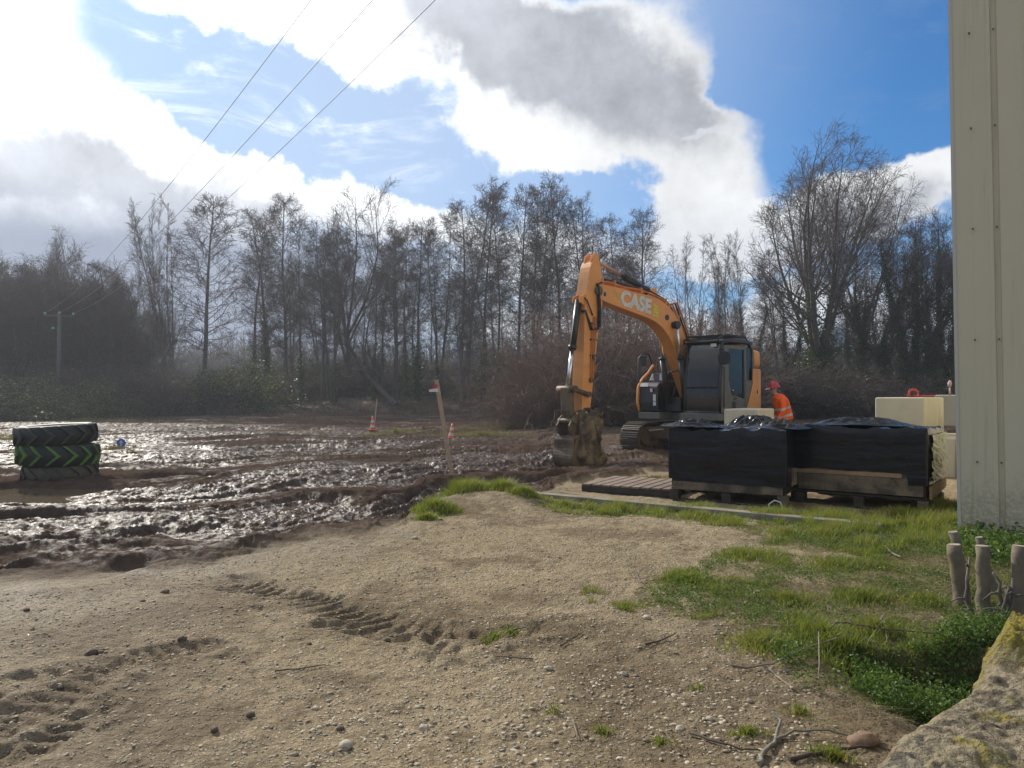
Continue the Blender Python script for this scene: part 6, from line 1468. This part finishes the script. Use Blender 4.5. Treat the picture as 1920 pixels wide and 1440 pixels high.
Xw = e0[0] + dv[0] * S_ + nv[0] * offx; Yw = e0[1] + dv[1] * S_ + nv[1] * offx
mossm = sstep(np.hypot((S_ - Lw * .90) / .26, (T_ - .14) / .24) + (fbm(S_ * 5, T_ * 5, 31, 3) - .5) * .8, 1.05, .6)
Zw = Zw + mossm * (.05 + .05 * fbm(S_ * 30, T_ * 30, 33, 3))
nr_, nc_ = S_.shape; idx = np.arange(nr_ * nc_).reshape(nr_, nc_)
o = mesh_np('rubble_wall', np.stack([Xw, Yw, Zw], -1).reshape(-1, 3), np.stack([idx[:-1, :-1], idx[:-1, 1:], idx[1:, 1:], idx[1:, :-1]], -1).reshape(-1, 4), wm_, smooth=True, attrs={'moss': mossm.ravel()})
tag(o, 'low crumbly tan stone wall with yellow-green moss in the bottom corner', 'wall')

# ------------------------------------------------------------ worker
def skin_body(name, J, E, mat, parent, sub=2, flatten=None):
    """J: name -> (pos, radius or (rx,ry)); E: edges"""
    me = bpy.data.meshes.new(name); names = list(J); me.from_pydata([J[k][0] for k in names], [(names.index(a), names.index(b_)) for a, b_ in E], [])
    o = bpy.data.objects.new(name, me); COL.objects.link(o); o.parent = parent; me.materials.append(mat)
    m = o.modifiers.new('skin', 'SKIN'); m.use_smooth_shade = True
    for i, k in enumerate(names):
        r_ = J[k][1]; sv = me.skin_vertices[0].data[i]; sv.radius = r_ if isinstance(r_, tuple) else (r_, r_); sv.use_root = (i == 0)
    s = o.modifiers.new('sub', 'SUBSURF'); s.levels = sub; s.render_levels = sub; return o
wp = at(1468, 720, 17.6); W0 = empty('person', (wp.x + .05, 17.6, gz(wp.x, 17.6) - .02), math.pi, 'worker in orange hi-vis jacket and red helmet, bent forward behind the crates', 'person')
W0.scale = (1.02, 1.02, 1.02)
skin_c = pbr('skin', (.45, .25, .18), .55); trou = pbr('dark_trousers', (.028, .026, .035), .85, bump=.3, bscale=20)
jk = bpy.data.materials.new('hi_vis'); jk.use_nodes = True; T = NT(jk.node_tree); p_ = T.n['Principled BSDF']; co = T.coord('Object'); z_ = T.sep(co)[2]; x_ = T.sep(co)[0]
zz = T.math('ADD', z_, T.math('MULTIPLY', x_, .25))
def bandn(v, lo_, hi_): return T.math('MULTIPLY', T.math('GREATER_THAN', v, lo_), T.math('LESS_THAN', v, hi_))
bn = T.math('MAXIMUM', bandn(zz, 1.02, 1.075), bandn(zz, 1.20, 1.255))
T.put(p_.inputs['Base Color'], T.mix(bn, (.95, .12, .005), (.62, .50, .45))); p_.inputs['Roughness'].default_value = .6
T.put(p_.inputs['Normal'], T.bump(T.noise(co, 9, 4, .6), .6, .04))
# body (face towards -X of the world): forward = +x here, rotated by pi
J = {'pelvis': ((0, 0, .95), (.13, .15)), 'waist': ((.03, 0, 1.10), (.12, .14)), 'chest': ((.10, 0, 1.30), (.13, .17)), 'neckb': ((.17, 0, 1.46), (.06, .065)), 'neck': ((.22, 0, 1.53), (.055, .055)), 'jaw': ((.275, 0, 1.575), (.07, .065)), 'head': ((.275, 0, 1.65), (.095, .078)), 'crown': ((.26, 0, 1.72), (.075, .068))}
E = [('pelvis', 'waist'), ('waist', 'chest'), ('chest', 'neckb'), ('neckb', 'neck'), ('neck', 'jaw'), ('jaw', 'head'), ('head', 'crown')]
for s, n_ in ((1, 'l'), (-1, 'r')):
    sw = .10 * s
    J.update({'hip' + n_: ((0, s * .10, .90), .085), 'knee' + n_: ((.10 + sw, s * .11, .50), .058), 'ank' + n_: ((-.02 + sw * 1.4, s * .11, .10), .042), 'toe' + n_: ((.15 + sw * 1.4, s * .12, .045), .038),
              'sh' + n_: ((.12, s * .19, 1.39), .055), 'elb' + n_: ((.10 + .05 * s, s * .25, 1.12), .04), 'wr' + n_: ((.24 + .05 * s, s * .23, .90), .027), 'palm' + n_: ((.275 + .05 * s, s * .225, .835), (.034, .022))})
    E += [('pelvis', 'hip' + n_), ('hip' + n_, 'knee' + n_), ('knee' + n_, 'ank' + n_), ('ank' + n_, 'toe' + n_), ('chest', 'sh' + n_), ('sh' + n_, 'elb' + n_), ('elb' + n_, 'wr' + n_), ('wr' + n_, 'palm' + n_)]
    for f in range(4):
        bx, by, bz = .275 + .05 * s + (f - 1.5) * .016, s * .225, .81
        J['f%d%s' % (f, n_)] = ((bx + .004, by, bz - .02), .009); J['g%d%s' % (f, n_)] = ((bx + .012, by - s * .012, bz - .055 - .008 * (f in (1, 2))), .008); J['h%d%s' % (f, n_)] = ((bx + .010, by - s * .03, bz - .078 - .008 * (f in (1, 2))), .007)
        E += [('palm' + n_, 'f%d%s' % (f, n_)), ('f%d%s' % (f, n_), 'g%d%s' % (f, n_)), ('g%d%s' % (f, n_), 'h%d%s' % (f, n_))]
    J['t1' + n_] = ((.31 + .05 * s, s * .215, .83), .011); J['t2' + n_] = ((.335 + .05 * s, s * .205, .80), .009); E += [('palm' + n_, 't1' + n_), ('t1' + n_, 't2' + n_)]
body = skin_body('body', J, E, skin_c, W0)
b = MB(); b.tube([(.365, 0, 1.665), (.392, 0, 1.63), (.375, 0, 1.618)], [.010, .017, .010], 8); b.build('nose', skin_c, body)
for s in (-1, 1):
    MB().lathe([(0, .011), (.008, .008), (.011, 0), (.008, -.008), (0, -.011)], (.352, s * .032, 1.665), 10).build('eye', pbr('eye_dark', (.03, .02, .02), .3), body)
    MB().lathe([(0, .03), (.012, .02), (.014, 0), (.010, -.02), (0, -.03)], (.265, s * .082, 1.64), 8).build('ear', skin_c, body)
MB().box((.352, 0, 1.592), (.012, .045, .010)).build('mouth', pbr('lips', (.30, .10, .09), .5), body, .003)
J = {'a': ((-.01, 0, .90), (.175, .20)), 'b': ((.0, 0, 1.0), (.165, .195)), 'c': ((.04, 0, 1.16), (.155, .19)), 'd': ((.10, 0, 1.32), (.15, .20)), 'e': ((.16, 0, 1.45), (.125, .155)), 'f': ((.215, 0, 1.545), (.088, .09))}
E = [('a', 'b'), ('b', 'c'), ('c', 'd'), ('d', 'e'), ('e', 'f')]
for s, n_ in ((1, 'l'), (-1, 'r')):
    J.update({'s' + n_: ((.12, s * .20, 1.39), .085), 'u' + n_: ((.11 + .02 * s, s * .245, 1.25), .072), 'el' + n_: ((.10 + .05 * s, s * .26, 1.12), .062), 'w' + n_: ((.20 + .05 * s, s * .24, .955), .048)})
    E += [('d', 's' + n_), ('s' + n_, 'u' + n_), ('u' + n_, 'el' + n_), ('el' + n_, 'w' + n_)]
skin_body('jacket', J, E, jk, W0)
J = {'p': ((-.01, 0, .97), (.15, .17))}; E = []
for s, n_ in ((1, 'l'), (-1, 'r')):
    sw = .10 * s; J.update({'h' + n_: ((0, s * .10, .86), .105), 'm' + n_: ((.05 + sw * .6, s * .108, .68), .088), 'k' + n_: ((.10 + sw, s * .11, .50), .074), 'c' + n_: ((.04 + sw * 1.2, s * .11, .30), .066), 'a' + n_: ((-.02 + sw * 1.4, s * .11, .13), .058)})
    E += [('p', 'h' + n_), ('h' + n_, 'm' + n_), ('m' + n_, 'k' + n_), ('k' + n_, 'c' + n_), ('c' + n_, 'a' + n_)]
skin_body('trousers', J, E, trou, W0)
for s in (-1, 1):
    sw = .14 * s; b = MB(); b.tube([(-.08 + sw, s * .11, .05), (.0 + sw, s * .11, .07), (.10 + sw, s * .115, .055), (.20 + sw, s * .12, .04)], [.045, .062, .052, .035], 12); b.cyl((-.02 + sw, s * .11, .05), (-.02 + sw, s * .11, .22), .062, .06, 14); b.build('boot', black_p, W0)
b = MB(); hp = [(.001, .145)] + [(.132 * math.sin(a), .145 * math.cos(a)) for a in np.linspace(.15, 1.52, 9)] + [(.150, .0), (.150, -.010), (.128, -.008)]
b.lathe([(r_, z_) for r_, z_ in hp], (0, 0, 0), 28)
helm = b.build('helmet', pbr('helmet_red', (.42, .028, .045), .3, spec=.6), W0); helm.location = (.255, 0, 1.69); helm.rotation_euler = (0, rad(8), 0)
MB().prism([(.12, -.012), (.20, -.026), (.20, -.018), (.12, .008)], -.085, .085).build('peak', pbr('helmet_peak', (.60, .45, .45), .3), helm, .003)
MB().box((.0, 0, .148), (.19, .02, .016)).build('ridge', MATS['helmet_red'], helm, .006)
# ------------------------------------------------------------ haze
hz = bpy.data.materials.new('haze'); hz.use_nodes = True; T = NT(hz.node_tree); T.n.clear()
o_ = T.n.new('ShaderNodeOutputMaterial'); pv = T.n.new('ShaderNodeVolumePrincipled'); pv.inputs['Density'].default_value = .0010
pv.inputs['Color'].default_value = (.86, .91, 1, 1); pv.inputs['Anisotropy'].default_value = .45; T.l.new(pv.outputs[0], o_.inputs['Volume'])
b = MB(); b.box((0, 60, 13), (420, 260, 34)); tag(b.build('haze', hz), 'thin bright winter haze over the whole site', 'haze', kind='stuff')
